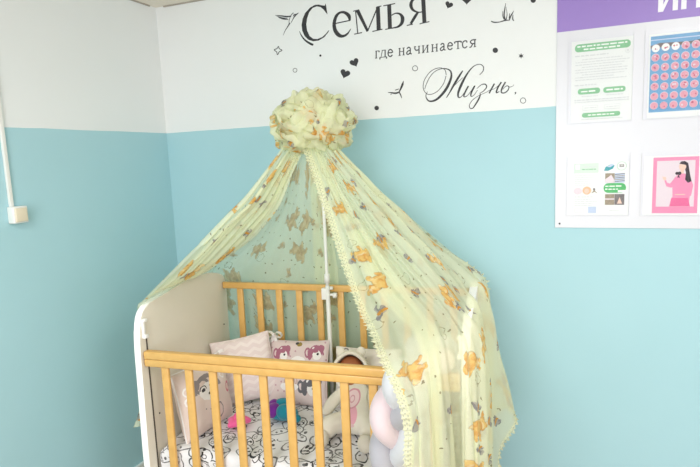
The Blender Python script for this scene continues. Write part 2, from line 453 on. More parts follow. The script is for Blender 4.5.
# ------------------------------------------------------------------ vinyl lettering and marks on the back wall
DECALS = json.loads(r'''{"S":[["p",[[-1.073,2.3128],[-1.0779,2.3037],[-1.0903,2.306],[-1.1088,2.3123],[-1.1276,2.3138],[-1.1535,2.3052],[-1.1803,2.2851],[-1.196,2.2595],[-1.2028,2.2325],[-1.2011,2.2072],[-1.1897,2.1807],[-1.1714,2.1618],[-1.1462,2.1516],[-1.1175,2.1517],[-1.0884,2.1633],[-1.0719,2.1779],[-1.0613,2.1903],[-1.0656,2.1909],[-1.0781,2.1786],[-1.0977,2.1655],[-1.1234,2.1591],[-1.1456,2.1627],[-1.164,2.1777],[-1.1754,2.2041],[-1.1783,2.2322],[-1.1722,2.2592],[-1.1598,2.2852],[-1.141,2.3019],[-1.1186,2.306],[-1.1,2.3002],[-1.085,2.2873],[-1.0733,2.2711],[-1.0663,2.2631]]]],"S_swash":[["s",[[-1.2155,2.2061,0.00182],[-1.2087,2.1885,0.00484],[-1.1937,2.1671,0.00714],[-1.1752,2.151,0.00892],[-1.1565,2.1394,0.01012],[-1.1465,2.1355,0.0084]]]],"e":[["s",[[-0.9559,2.2217,0.00952],[-0.9601,2.2426,0.01673],[-0.9797,2.2598,0.01195],[-1.0026,2.2628,0.0096],[-1.0226,2.2495,0.01446],[-1.0344,2.2202,0.01701],[-1.032,2.1901,0.01823],[-1.0163,2.1665,0.0183],[-0.9947,2.1571,0.0121],[-0.9712,2.1646,0.00844],[-0.9525,2.1851,0.0024]]],["s",[[-1.0307,2.2175,0.00486],[-0.9533,2.2225,0.00476]]]],"m":[["s",[[-0.9261,2.2603,0.005],[-0.9197,2.1613,0.005]]],["s",[[-0.9381,2.2601,0.00375],[-0.9081,2.2626,0.00369]]],["s",[[-0.9372,2.1592,0.00441],[-0.8984,2.1618,0.00437]]],["p",[[-0.9261,2.2615],[-0.9088,2.2639],[-0.8665,2.1687],[-0.876,2.1615]]],["p",[[-0.876,2.1615],[-0.868,2.1653],[-0.8162,2.2632],[-0.8227,2.2629]]],["p",[[-0.8278,2.2636],[-0.8097,2.2646],[-0.8082,2.1628],[-0.8277,2.1616]]],["s",[[-0.8253,2.2627,0.00431],[-0.8021,2.2648,0.00366]]],["s",[[-0.8485,2.1606,0.00434],[-0.8004,2.1648,0.00427]]]],"soft":[["p",[[-0.7747,2.2634],[-0.7563,2.2643],[-0.7558,2.1635],[-0.7743,2.1622]]],["s",[[-0.7925,2.264,0.00423],[-0.7374,2.2663,0.0042]]],["s",[[-0.7871,2.162,0.00427],[-0.7596,2.1639,0.00423]]],["s",[[-0.7591,2.2179,0.00424],[-0.7355,2.2247,0.0054],[-0.7151,2.2174,0.0096],[-0.7056,2.1995,0.0168],[-0.7099,2.1798,0.01488],[-0.7254,2.1673,0.00907],[-0.7469,2.1641,0.00544],[-0.7628,2.1637,0.00488]]]],"ya":[["p",[[-0.6199,2.2818],[-0.6018,2.2825],[-0.5984,2.1704],[-0.616,2.1692]]],["s",[[-0.6288,2.1663,0.0041],[-0.5851,2.1705,0.0041]]],["s",[[-0.62,2.2795,0.00406],[-0.5899,2.2808,0.00403]]],["s",[[-0.611,2.2788,0.00464],[-0.6382,2.2776,0.0058],[-0.6592,2.2681,0.0118],[-0.6659,2.2486,0.01475],[-0.6566,2.228,0.01003],[-0.6337,2.2158,0.00527],[-0.6106,2.2151,0.0041]]],["s",[[-0.6349,2.216,0.00944],[-0.6494,2.198,0.01298],[-0.6692,2.1713,0.01071]]],["s",[[-0.6873,2.1667,0.0042],[-0.6594,2.1689,0.00413]]]],"where00":[["s",[[-0.8347,2.0423,0.00529],[-0.8335,2.0732,0.00521]]],["s",[[-0.8375,2.0732,0.003],[-0.8197,2.0732,0.003]]],["s",[[-0.8197,2.0732,0.00525],[-0.82,2.0664,0.00525]]],["s",[[-0.8396,2.0423,0.00302],[-0.8297,2.0423,0.003]]]],"where01":[["s",[[-0.8115,2.0439,0.003],[-0.8039,2.0732,0.003]]],["s",[[-0.8065,2.0732,0.003],[-0.7875,2.0731,0.00298]]],["s",[[-0.7908,2.0731,0.00522],[-0.7918,2.0439,0.00521]]],["s",[[-0.8175,2.0433,0.00302],[-0.7846,2.0433,0.00298]]],["s",[[-0.8168,2.0433,0.00525],[-0.8171,2.0346,0.00525]]],["s",[[-0.7852,2.0433,0.00518],[-0.7855,2.0347,0.00518]]]],"where02":[["s",[[-0.7771,2.0593,0.00521],[-0.7576,2.0593,0.00514],[-0.7582,2.0669,0.00518],[-0.7656,2.0731,0.00518],[-0.7734,2.0694,0.00518],[-0.7776,2.0578,0.00521],[-0.7749,2.047,0.00518],[-0.7666,2.0425,0.00522],[-0.757,2.048,0.00518]]]],"begins00":[["s",[[-0.7236,2.0425,0.00511],[-0.7227,2.073,0.00514]]],["s",[[-0.7053,2.0426,0.00515],[-0.7044,2.0729,0.00508]]],["s",[[-0.7231,2.0584,0.00294],[-0.7048,2.0584,0.00292]]],["s",[[-0.7276,2.073,0.00294],[-0.7178,2.073,0.00294]]],["s",[[-0.7285,2.0425,0.00294],[-0.7187,2.0426,0.00294]]],["s",[[-0.7093,2.0729,0.00292],[-0.6996,2.0729,0.00292]]],["s",[[-0.7102,2.0426,0.00294],[-0.7004,2.0426,0.00292]]]],"begins01":[["s",[[-0.6891,2.0668,0.00508],[-0.6822,2.0729,0.00511],[-0.6747,2.0692,0.00508],[-0.6739,2.0578,0.00511],[-0.6742,2.0472,0.00508],[-0.6681,2.0427,0.00511]]],["s",[[-0.6739,2.0593,0.00508],[-0.684,2.0572,0.00514],[-0.691,2.0493,0.00515],[-0.6852,2.0426,0.00511],[-0.6741,2.0487,0.00508]]]],"begins02":[["s",[[-0.6523,2.0728,0.00508],[-0.6526,2.0623,0.00508],[-0.6461,2.0563,0.00504],[-0.6342,2.0584,0.00504]]],["s",[[-0.6338,2.0728,0.00504],[-0.6345,2.0427,0.00504]]],["s",[[-0.6565,2.0728,0.0029],[-0.6475,2.0728,0.00288]]],["s",[[-0.6386,2.0728,0.00288],[-0.6291,2.0727,0.00286]]],["s",[[-0.6393,2.0427,0.00288],[-0.6298,2.0428,0.00288]]]],"begins03":[["s",[[-0.616,2.0428,0.00504],[-0.6153,2.0727,0.00501]]],["s",[[-0.5961,2.0428,0.00501],[-0.5954,2.0727,0.00501]]],["s",[[-0.6153,2.0443,0.00288],[-0.5961,2.0712,0.00286]]],["s",[[-0.6206,2.0727,0.00286],[-0.61,2.0727,0.00288]]],["s",[[-0.6213,2.0428,0.00288],[-0.6107,2.0428,0.00288]]],["s",[[-0.6007,2.0727,0.00286],[-0.5901,2.0726,0.00284]]],["s",[[-0.6014,2.0428,0.00286],[-0.5908,2.0428,0.00284]]]],"begins04":[["s",[[-0.5742,2.0429,0.00501],[-0.5736,2.0726,0.00497]]],["s",[[-0.555,2.0429,0.00494],[-0.5544,2.0726,0.00493]]],["s",[[-0.5739,2.0583,0.00284],[-0.5547,2.0583,0.00284]]],["s",[[-0.5787,2.0726,0.00282],[-0.5685,2.0726,0.00284]]],["s",[[-0.5794,2.0429,0.00286],[-0.5691,2.0429,0.00284]]],["s",[[-0.5595,2.0726,0.00282],[-0.5493,2.0725,0.0028]]],["s",[[-0.5601,2.0429,0.00282],[-0.5499,2.0429,0.00282]]]],"begins05":[["s",[[-0.5377,2.0666,0.00494],[-0.5311,2.0725,0.0049],[-0.524,2.0689,0.0049],[-0.5231,2.0577,0.00487],[-0.5233,2.0474,0.00493],[-0.5174,2.043,0.0049]]],["s",[[-0.5231,2.0592,0.0049],[-0.5327,2.0572,0.00493],[-0.5394,2.0495,0.00493],[-0.5338,2.043,0.00494],[-0.5233,2.0489,0.00494]]]],"begins06":[["s",[[-0.5064,2.0592,0.00487],[-0.4875,2.0592,0.00487],[-0.4881,2.0665,0.00487],[-0.4955,2.0724,0.00487],[-0.503,2.0689,0.00487],[-0.5069,2.0577,0.00487],[-0.5041,2.0474,0.00487],[-0.4959,2.043,0.00487],[-0.4866,2.0484,0.00486]]]],"begins07":[["s",[[-0.4628,2.0431,0.00483],[-0.4624,2.0723,0.00483]]],["s",[[-0.4758,2.0659,0.00483],[-0.4748,2.0724,0.00483],[-0.45,2.0723,0.00483],[-0.4492,2.0659,0.00483]]],["s",[[-0.4687,2.0431,0.00276],[-0.4569,2.0431,0.00276]]]],"begins08":[["s",[[-0.4241,2.0641,0.00476],[-0.426,2.0708,0.00483],[-0.4333,2.0723,0.00483],[-0.4407,2.0679,0.00479],[-0.4433,2.0577,0.00479],[-0.4405,2.0475,0.00479],[-0.4324,2.0432,0.0048],[-0.4233,2.049,0.00476]]]],"begins09":[["s",[[-0.391,2.0722,0.00476],[-0.3913,2.0433,0.00479]]],["s",[[-0.3857,2.0721,0.00476],[-0.4023,2.0722,0.00476],[-0.4098,2.065,0.0048],[-0.4024,2.0572,0.0048],[-0.3911,2.0572,0.00476]]],["s",[[-0.3994,2.0572,0.00476],[-0.407,2.045,0.0048],[-0.4139,2.0432,0.00476]]],["s",[[-0.3966,2.0433,0.00274],[-0.3859,2.0433,0.0027]]]],"zh":[["s",[[-0.5154,1.9386,0.00268],[-0.5213,1.9611,0.0027],[-0.546,1.9715,0.00272],[-0.5812,1.9615,0.00274],[-0.6102,1.9305,0.00278],[-0.6195,1.8987,0.0028],[-0.6115,1.8729,0.00278],[-0.5904,1.861,0.00276],[-0.5563,1.8718,0.00274],[-0.5278,1.903,0.00272],[-0.5162,1.9353,0.0027]]],["s",[[-0.6126,1.8866,0.00209],[-0.6065,1.903,0.00276],[-0.5888,1.9353,0.00276],[-0.5616,1.9596,0.00274],[-0.5267,1.9669,0.00338],[-0.4993,1.9564,0.0054],[-0.4928,1.9345,0.00804],[-0.5015,1.9061,0.0108],[-0.5193,1.8755,0.01156],[-0.5463,1.8473,0.01027],[-0.5698,1.8336,0.00834],[-0.5925,1.8325,0.00625],[-0.605,1.8451,0.00486],[-0.6075,1.861,0.00278],[-0.6001,1.874,0.00209]]],["s",[[-0.4437,1.9497,0.00465],[-0.4588,1.9288,0.00865],[-0.4832,1.8925,0.00878],[-0.5008,1.8639,0.0054],[-0.5164,1.8416,0.0034]]],["s",[[-0.4902,1.8811,0.00202],[-0.466,1.9029,0.00201],[-0.444,1.9208,0.002]]],["s",[[-0.3719,1.9254,0.00262],[-0.3573,1.9415,0.00325],[-0.3571,1.9597,0.00325],[-0.3741,1.9698,0.0026],[-0.4007,1.9607,0.00393],[-0.4278,1.9305,0.00726],[-0.4512,1.8897,0.01064],[-0.4646,1.8576,0.00871],[-0.4628,1.8388,0.0054],[-0.4491,1.8431,0.00268],[-0.4257,1.8743,0.002]]]],"i":[["s",[[-0.4203,1.8838,0.0067],[-0.4368,1.8541,0.00675],[-0.4397,1.8397,0.00472],[-0.4248,1.8438,0.00268],[-0.4016,1.871,0.00264],[-0.3935,1.8822,0.00594],[-0.4085,1.8531,0.00665],[-0.4087,1.8386,0.00399],[-0.3959,1.8442,0.002],[-0.3817,1.8628,0.00198]]]],"z":[["s",[[-0.3843,1.8696,0.00198],[-0.3656,1.8837,0.00325],[-0.3492,1.8849,0.00458],[-0.3434,1.8727,0.00462],[-0.356,1.8574,0.0033],[-0.3712,1.8488,0.00264],[-0.37,1.8421,0.00462],[-0.3768,1.8255,0.00665],[-0.3903,1.8041,0.00603],[-0.4032,1.7884,0.00399],[-0.4146,1.7905,0.00332],[-0.4165,1.804,0.0027],[-0.4028,1.8229,0.00266],[-0.378,1.8388,0.00199],[-0.3461,1.8507,0.00195],[-0.329,1.8597,0.00195]]]],"n":[["s",[[-0.3107,1.8842,0.00585],[-0.3225,1.8644,0.0065],[-0.3331,1.8457,0.00589]]],["s",[[-0.3277,1.8596,0.00195],[-0.3101,1.8634,0.00193],[-0.2939,1.875,0.00193]]],["s",[[-0.2823,1.8881,0.0058],[-0.2965,1.8668,0.00645],[-0.3031,1.8459,0.00585],[-0.2901,1.85,0.00192]]]],"soft2":[["s",[[-0.2656,1.8867,0.00576],[-0.2798,1.8621,0.0064],[-0.2824,1.8455,0.00516],[-0.2696,1.8425,0.00451],[-0.2567,1.8512,0.00448],[-0.2516,1.8636,0.00384],[-0.258,1.8706,0.0032],[-0.2682,1.8663,0.00256],[-0.2772,1.8567,0.00192]]],["s",[[-0.2529,1.865,0.00256],[-0.2414,1.8653,0.0019],[-0.23,1.8727,0.00127]]]],"comma":[["s",[[-0.2256,1.8422,0.00635],[-0.225,1.837,0.00448],[-0.2275,1.8321,0.00192]]]],"ring_l":[["s",[[-1.2401,2.0274,0.00258],[-1.2406,2.0251,0.00258],[-1.2418,2.0229,0.00258],[-1.2436,2.0212,0.00258],[-1.2459,2.0199,0.00258],[-1.2486,2.0193,0.00261],[-1.2513,2.0192,0.00258],[-1.2541,2.0198,0.00258],[-1.2566,2.0209,0.00258],[-1.2587,2.0226,0.00258],[-1.2603,2.0247,0.00258],[-1.2612,2.027,0.00258],[-1.2614,2.0294,0.00258],[-1.2609,2.0318,0.00258],[-1.2597,2.0339,0.00258],[-1.2579,2.0356,0.00258],[-1.2556,2.0369,0.00258],[-1.253,2.0376,0.00258],[-1.2502,2.0376,0.00258],[-1.2475,2.037,0.00261],[-1.245,2.0359,0.00261],[-1.2429,2.0342,0.00261],[-1.2413,2.0321,0.00258],[-1.2404,2.0298,0.00261],[-1.2401,2.0274,0.00258]]]],"ring_m":[["s",[[-0.6425,1.9789,0.00264],[-0.643,1.9761,0.00264],[-0.6442,1.9736,0.00266],[-0.6461,1.9715,0.00266],[-0.6485,1.97,0.00266],[-0.6514,1.9691,0.00266],[-0.6544,1.969,0.00264],[-0.6574,1.9697,0.00266],[-0.6602,1.9711,0.00268],[-0.6626,1.9731,0.00268],[-0.6644,1.9755,0.00268],[-0.6654,1.9783,0.00266],[-0.6658,1.9811,0.00266],[-0.6653,1.9839,0.00266],[-0.6641,1.9865,0.00268],[-0.6621,1.9886,0.00266],[-0.6597,1.9901,0.00268],[-0.6569,1.9909,0.00266],[-0.6538,1.991,0.00266],[-0.6508,1.9903,0.00264],[-0.6481,1.9889,0.00266],[-0.6457,1.987,0.00266],[-0.6439,1.9845,0.00264],[-0.6428,1.9818,0.00266],[-0.6425,1.9789,0.00264]]]],"ring_r":[["s",[[-0.184,1.8043,0.00252],[-0.1844,1.8015,0.00254],[-0.1854,1.799,0.00252],[-0.1871,1.7969,0.00254],[-0.1893,1.7953,0.00252],[-0.1919,1.7944,0.00254],[-0.1947,1.7942,0.00254],[-0.1974,1.7948,0.00252],[-0.2,1.7961,0.00254],[-0.2022,1.798,0.00254],[-0.2039,1.8004,0.00256],[-0.205,1.8031,0.00254],[-0.2054,1.8059,0.00254],[-0.205,1.8087,0.00254],[-0.204,1.8113,0.00254],[-0.2023,1.8134,0.00254],[-0.2,1.815,0.00252],[-0.1975,1.8159,0.00254],[-0.1947,1.816,0.00254],[-0.1919,1.8154,0.00252],[-0.1894,1.8142,0.00254],[-0.1872,1.8123,0.00254],[-0.1855,1.8099,0.00254],[-0.1844,1.8072,0.00252],[-0.184,1.8043,0.00252]]]],"dot_s":[["p",[[-1.1068,2.0819],[-1.107,2.0806],[-1.1077,2.0795],[-1.1086,2.0785],[-1.1099,2.0778],[-1.1113,2.0775],[-1.1128,2.0775],[-1.1143,2.0778],[-1.1157,2.0784],[-1.1168,2.0794],[-1.1177,2.0805],[-1.1182,2.0818],[-1.1183,2.0831],[-1.1181,2.0844],[-1.1174,2.0856],[-1.1164,2.0865],[-1.1152,2.0872],[-1.1138,2.0876],[-1.1123,2.0876],[-1.1108,2.0873],[-1.1094,2.0866],[-1.1083,2.0857],[-1.1074,2.0845],[-1.1069,2.0833]]]],"dot_l":[["p",[[-0.8295,1.8195],[-0.83,1.8169],[-0.8312,1.8145],[-0.833,1.8125],[-0.8353,1.8111],[-0.838,1.8102],[-0.8408,1.8101],[-0.8437,1.8106],[-0.8463,1.8118],[-0.8485,1.8136],[-0.8501,1.8158],[-0.8511,1.8183],[-0.8514,1.821],[-0.851,1.8236],[-0.8498,1.826],[-0.8479,1.8279],[-0.8456,1.8294],[-0.8429,1.8302],[-0.8401,1.8304],[-0.8373,1.8298],[-0.8347,1.8286],[-0.8325,1.8268],[-0.8308,1.8246],[-0.8298,1.8221]]]],"dot_r":[["p",[[-0.2957,2.0186],[-0.2961,2.0159],[-0.2972,2.0134],[-0.2989,2.0113],[-0.3012,2.0099],[-0.3038,2.0091],[-0.3066,2.009],[-0.3095,2.0097],[-0.3121,2.011],[-0.3144,2.013],[-0.3161,2.0154],[-0.3172,2.0182],[-0.3175,2.021],[-0.3171,2.0238],[-0.316,2.0263],[-0.3143,2.0283],[-0.312,2.0298],[-0.3094,2.0306],[-0.3065,2.0306],[-0.3037,2.03],[-0.3011,2.0286],[-0.2988,2.0266],[-0.2971,2.0242],[-0.2961,2.0215]]]],"dot_t":[["p",[[-0.146,2.1982],[-0.1463,2.1956],[-0.1473,2.1933],[-0.149,2.1913],[-0.1511,2.19],[-0.1536,2.1893],[-0.1562,2.1893],[-0.1589,2.19],[-0.1614,2.1914],[-0.1635,2.1934],[-0.1652,2.1957],[-0.1662,2.1984],[-0.1666,2.2011],[-0.1662,2.2037],[-0.1652,2.2061],[-0.1636,2.208],[-0.1615,2.2093],[-0.159,2.21],[-0.1563,2.21],[-0.1537,2.2093],[-0.1512,2.2079],[-0.149,2.2059],[-0.1474,2.2036],[-0.1464,2.2009]]]],"heart_u":[["p",[[-0.9441,2.0401],[-0.9445,2.0414],[-0.9443,2.0448],[-0.9424,2.049],[-0.938,2.0519],[-0.9321,2.0525],[-0.9263,2.0502],[-0.9225,2.0458],[-0.9216,2.0401],[-0.9234,2.0338],[-0.9266,2.0276],[-0.9297,2.0218],[-0.9314,2.0171],[-0.9317,2.0141],[-0.9315,2.0131],[-0.9321,2.0139],[-0.9348,2.016],[-0.9399,2.0185],[-0.9468,2.0209],[-0.9543,2.0236],[-0.9607,2.0272],[-0.9648,2.0319],[-0.9655,2.0374],[-0.963,2.0424],[-0.9582,2.0453],[-0.9526,2.0456],[-0.9478,2.0437],[-0.9449,2.0413]]]],"heart_l":[["p",[[-0.988,1.9952],[-0.9873,1.9963],[-0.9844,1.9988],[-0.9793,2.0005],[-0.9733,1.9999],[-0.9678,1.9963],[-0.9648,1.9909],[-0.9652,1.9851],[-0.9691,1.9802],[-0.9757,1.9768],[-0.9835,1.9743],[-0.9908,1.972],[-0.9961,1.9697],[-0.9989,1.9676],[-0.9995,1.9667],[-0.9994,1.9678],[-1.0,1.9711],[-1.0022,1.9763],[-1.006,1.9827],[-1.0101,1.9897],[-1.0126,1.9966],[-1.0121,2.0027],[-1.0083,2.0073],[-1.0021,2.0093],[-0.9957,2.0083],[-0.9907,2.0048],[-0.9882,2.0002],[-0.9878,1.9965]]]],"heart_s":[["p",[[-0.4968,2.2326],[-0.4963,2.2333],[-0.4943,2.2349],[-0.4908,2.2359],[-0.4867,2.2351],[-0.4831,2.2322],[-0.4812,2.2282],[-0.4815,2.224],[-0.4843,2.2208],[-0.4888,2.2187],[-0.4942,2.2174],[-0.4991,2.2162],[-0.5028,2.2148],[-0.5047,2.2135],[-0.5051,2.2129],[-0.505,2.2137],[-0.5053,2.2161],[-0.5068,2.2199],[-0.5092,2.2247],[-0.5118,2.2299],[-0.5134,2.235],[-0.513,2.2393],[-0.5103,2.2424],[-0.5061,2.2434],[-0.5017,2.2424],[-0.4984,2.2396],[-0.4968,2.2362],[-0.4966,2.2335]]]],"heart_t":[["p",[[-0.4231,2.2465],[-0.4228,2.2477],[-0.4212,2.2506],[-0.4177,2.2533],[-0.4126,2.254],[-0.4072,2.252],[-0.403,2.2476],[-0.4015,2.2422],[-0.4031,2.2368],[-0.4074,2.2322],[-0.4129,2.2283],[-0.4181,2.2246],[-0.4216,2.2213],[-0.4232,2.2188],[-0.4234,2.2178],[-0.4236,2.2188],[-0.4252,2.2218],[-0.4286,2.226],[-0.4337,2.2311],[-0.4391,2.2367],[-0.4433,2.2425],[-0.4449,2.2483],[-0.4432,2.2533],[-0.4389,2.2565],[-0.4333,2.257],[-0.4282,2.2548],[-0.4248,2.2511],[-0.4233,2.2478]]]],"star_o":[["s",[[-1.334,2.1501,0.00372],[-1.3294,2.1381,0.00372],[-1.3152,2.1285,0.00372],[-1.3311,2.1228,0.00372],[-1.3414,2.1106,0.00375],[-1.3459,2.1244,0.00375],[-1.3587,2.1355,0.00372],[-1.3428,2.1396,0.00372],[-1.334,2.1501,0.00372]]]],"star_f":[["p",[[-0.2029,1.998],[-0.2004,1.9901],[-0.1927,1.9909],[-0.198,1.9855],[-0.1927,1.979],[-0.2004,1.9814],[-0.2029,1.9741],[-0.2054,1.982],[-0.2132,1.9811],[-0.2079,1.9866],[-0.2132,1.9931],[-0.2054,1.9907]]]],"bird_h":[["s",[[-1.341,2.2949,0.00185],[-1.3113,2.2883,0.00549],[-1.2785,2.2807,0.00665],[-1.2555,2.2799,0.00484]]],["s",[[-1.325,2.2827,0.00244],[-1.299,2.2726,0.00549],[-1.2715,2.2663,0.00305]]],["s",[[-1.3346,2.2902,0.00186],[-1.3052,2.2785,0.00427],[-1.2757,2.2724,0.0024]]],["s",[[-1.2646,2.2503,0.00732],[-1.2761,2.2359,0.00488],[-1.2919,2.2181,0.00305],[-1.3053,2.197,0.00123]]],["s",[[-1.2698,2.252,0.00242],[-1.2663,2.2656,0.00242],[-1.2573,2.2824,0.00302],[-1.2475,2.2912,0.00363],[-1.2409,2.2925,0.0024]]],["s",[[-1.258,2.25,0.00242],[-1.248,2.2633,0.00303],[-1.2422,2.2709,0.0048],[-1.2324,2.2814,0.0072],[-1.215,2.2897,0.0018]]],["s",[[-1.2444,2.2785,0.00363],[-1.2387,2.2856,0.00303],[-1.2283,2.2853,0.0024]]]],"bird_b":[["s",[[-0.7088,1.931,0.00135],[-0.7142,1.9151,0.00952],[-0.7216,1.8993,0.00816],[-0.7305,1.8848,0.00544]]],["s",[[-0.7278,1.8833,0.00616],[-0.747,1.8795,0.00753],[-0.7661,1.883,0.00548],[-0.7838,1.8858,0.00206]]],["s",[[-0.7293,1.8801,0.0048],[-0.7239,1.8697,0.00476],[-0.7187,1.8548,0.00205]]],["s",[[-0.7487,1.8929,0.00411],[-0.7323,1.8969,0.0034]]],["s",[[-0.7648,1.8783,0.00276],[-0.772,1.8749,0.00207]]]],"bird_r":[["s",[[-0.3233,2.139,0.00381],[-0.3105,2.1329,0.00504],[-0.2882,2.1314,0.00378],[-0.2692,2.1346,0.005],[-0.2504,2.1341,0.00313]]],["s",[[-0.264,2.2029,0.00124],[-0.2679,2.1787,0.00441],[-0.2704,2.1541,0.00558],[-0.2661,2.1367,0.00625]]],["s",[[-0.2628,2.1873,0.00124],[-0.2585,2.1588,0.0025],[-0.2623,2.1375,0.00375]]],["s",[[-0.2754,2.1734,0.00188],[-0.2761,2.1549,0.00252],[-0.2711,2.1405,0.00315]]],["s",[[-0.2504,2.1329,0.00441],[-0.2454,2.1459,0.005],[-0.2379,2.1586,0.00437],[-0.2316,2.1689,0.00124]]],["s",[[-0.2354,2.1527,0.0025],[-0.236,2.136,0.00434],[-0.231,2.1285,0.00248]]],["s",[[-0.2478,2.1605,0.00248],[-0.2504,2.1403,0.00312]]]]}''')
def decal_mesh(keys, name, mat, parent=None, t=.0006, y=YB):
    """flat vinyl cut-outs lying on the wall: filled outlines and brush strokes of varying width, (x, z) in metres"""
    bm = bmesh.new(); lift = 0
    for key in keys:
        for kind, pts in DECALS[key]:
            lift += 1; yy = y - t - lift * .00004
            if kind == 'p':
                vs = [bm.verts.new((p[0], yy, p[1])) for p in pts]
                for tri in tessellate_polygon([[Vector((p[0], p[1], 0)) for p in pts]]):
                    try: bm.faces.new([vs[k] for k in tri])
                    except ValueError: pass
            else:
                n = 2 if len(pts) == 2 else (len(pts) - 1) * 6 + 1
                sm = catmull(pts, n) if n > 2 else [Vector(p) for p in pts]
                prev = None
                for i, p in enumerate(sm):
                    q0 = sm[max(i - 1, 0)]; q1 = sm[min(i + 1, len(sm) - 1)]
                    d = Vector((q1[0] - q0[0], q1[1] - q0[1]))
                    d = d.normalized() if d.length > 1e-9 else Vector((1, 0))
                    w = max(p[2], .0012) / 2
                    a = bm.verts.new((p[0] - d.y * w, yy, p[1] + d.x * w)); b = bm.verts.new((p[0] + d.y * w, yy, p[1] - d.x * w))
                    if prev: bm.faces.new((prev[0], prev[1], b, a))
                    prev = (a, b)
    # vinyl has thickness: extrude to the wall
    r = bmesh.ops.extrude_face_region(bm, geom=bm.faces[:])
    for v in r['geom']:
        if isinstance(v, bmesh.types.BMVert): v.co.y = y - .00002
    bmesh.ops.recalc_face_normals(bm, faces=bm.faces)
    me = bpy.data.meshes.new(name); bm.to_mesh(me); bm.free()
    return link(name, me, mat, parent, smooth=False)

def word(name, letters, label, mat='vinyl'):
    t = empty(name, (0, 0, 0)); tag(t, label, 'lettering', 'vinyl words on the back wall')
    for nm, keys in letters: decal_mesh(keys, nm, M[mat], t)
word('wall_lettering', [('letter', ['S']), ('swash', ['S_swash']), ('letter', ['e']), ('letter', ['m']), ('letter', ['soft']), ('letter', ['ya'])],
     'large black serif word Семья stuck high on the white wall')
word('wall_lettering', [('letter', ['where%02d' % i]) for i in range(3)], 'small grey black word где on the white wall, below the large word', 'vinyl_thin')
word('wall_lettering', [('letter', ['begins%02d' % i]) for i in range(10)], 'small grey black word начинается on the white wall', 'vinyl_thin')
word('wall_lettering', [('letter', ['zh']), ('letter', ['i']), ('letter', ['z']), ('letter', ['n']), ('letter', ['soft2']), ('comma', ['comma'])],
     'black flowing handwritten word Жизнь with looped capital on the white wall')
def mark(key, name, label, cat, group, mat='vinyl'):
    tag(decal_mesh([key], name, M[mat]), label, cat, group)
mark('bird_h', 'hummingbird_decal', 'sketched flying hummingbird decal left of the large word', 'wall decal', 'bird decals on the back wall', 'vinyl_thin')
mark('bird_b', 'bird_decal', 'sketched swooping bird decal left of the handwritten word', 'wall decal', 'bird decals on the back wall')
mark('bird_r', 'bird_decal', 'sketched bird decal with raised wing and long tail, upper right of the lettering', 'wall decal', 'bird decals on the back wall', 'vinyl_thin')
mark('heart_u', 'heart_decal', 'upper one of the two tilted black hearts above the canopy crown', 'wall decal', 'heart decals on the back wall')
mark('heart_l', 'heart_decal', 'lower one of the two tilted black hearts above the canopy crown', 'wall decal', 'heart decals on the back wall')
mark('heart_s', 'heart_decal', 'small black heart just right of the large word', 'wall decal', 'heart decals on the back wall')
mark('heart_t', 'heart_decal', 'largest black heart, cut by the top edge of the photo', 'wall decal', 'heart decals on the back wall')
mark('ring_l', 'ring_decal', 'thin hollow ring below the outlined star decal', 'wall decal', 'ring decals on the back wall', 'vinyl_thin')
mark('ring_m', 'ring_decal', 'thin hollow ring under the small word начинается', 'wall decal', 'ring decals on the back wall', 'vinyl_thin')
mark('ring_r', 'ring_decal', 'thin hollow ring right of the handwritten word, just above the blue paint', 'wall decal', 'ring decals on the back wall', 'vinyl_thin')
mark('dot_s', 'dot_decal', 'tiny black dot under the first letter of the large word', 'wall decal', 'dot decals on the back wall')
mark('dot_l', 'dot_decal', 'black dot beside the canopy crown, below the swooping bird', 'wall decal', 'dot decals on the back wall')
mark('dot_r', 'dot_decal', 'black dot between the word начинается and the filled star', 'wall decal', 'dot decals on the back wall')
mark('dot_t', 'dot_decal', 'black dot at the top edge of the photo near the notice board', 'wall decal', 'dot decals on the back wall')
mark('star_o', 'star_decal', 'outlined four pointed star decal below the hummingbird', 'wall decal', 'star decals on the back wall', 'vinyl_thin')
mark('star_f', 'star_decal', 'small filled star decal near the notice board', 'wall decal', 'star decals on the back wall')

# ------------------------------------------------------------------ notice board
BT = .005                                   # board thickness
BX0, BX1, BZ0, BZ1, BZP = -.065, 1.10, 1.272, 2.22, 2.0616
t = empty('notice_board', (BX0, YB, BZ0)); tag(t, 'white plastic notice board with purple header on the back wall', 'notice board')
def on_board(mb, x0, x1, z0, z1, y0, y1, mat=0, bev=0):
    mb.box(((x0 + x1) / 2 - BX0, (y0 + y1) / 2 - YB, (z0 + z1) / 2 - BZ0), (x1 - x0, y1 - y0, z1 - z0), bev, mat=mat); return mb
on_board(MB(), BX0, BX1, BZ0, BZ1, YB - BT, YB - .0002, bev=.0008).build('panel', M['board'], t, smooth=False)
on_board(MB(), BX0 + .0005, BX1 - .0005, BZP, BZ1 - .0005, YB - BT - .0006, YB - BT).build('header', M['purple'], t, smooth=False)
yl = YB - BT - .0014 - YB
def letter(polys):
    mb = MB()
    for pl in polys: mb.prism([(x - BX0, z - BZ0) for x, z in pl], (0, yl, 0), (1, 0, 0), (0, 0, 1), (0, 1, 0), .0008)
    o = mb.build('letter', M['letter_white'], t, smooth=False); tag(o, 'white header letter'); return o
zb, zt = 2.0925, 2.190
letter([[(.2905, zb), (.3075, zb), (.3075, zt), (.2905, zt)], [(.3075, zb), (.3075, zb + .026), (.3385, zt), (.3385, zt - .026)], [(.3385, zb), (.3555, zb), (.3555, zt), (.3385, zt)]])
letter([[(.3660, zb), (.3830, zb), (.3830, zt), (.3660, zt)], [(.3830, 2.134), (.4135, 2.134), (.4135, 2.150), (.3830, 2.150)], [(.4135, zb), (.4305, zb), (.4305, zt), (.4135, zt)]])
MB().tube([(.018, -BT - .002, .017), (.018, -BT, .017)], [.0035, .004], 10).build('screw', M['screw'], t)
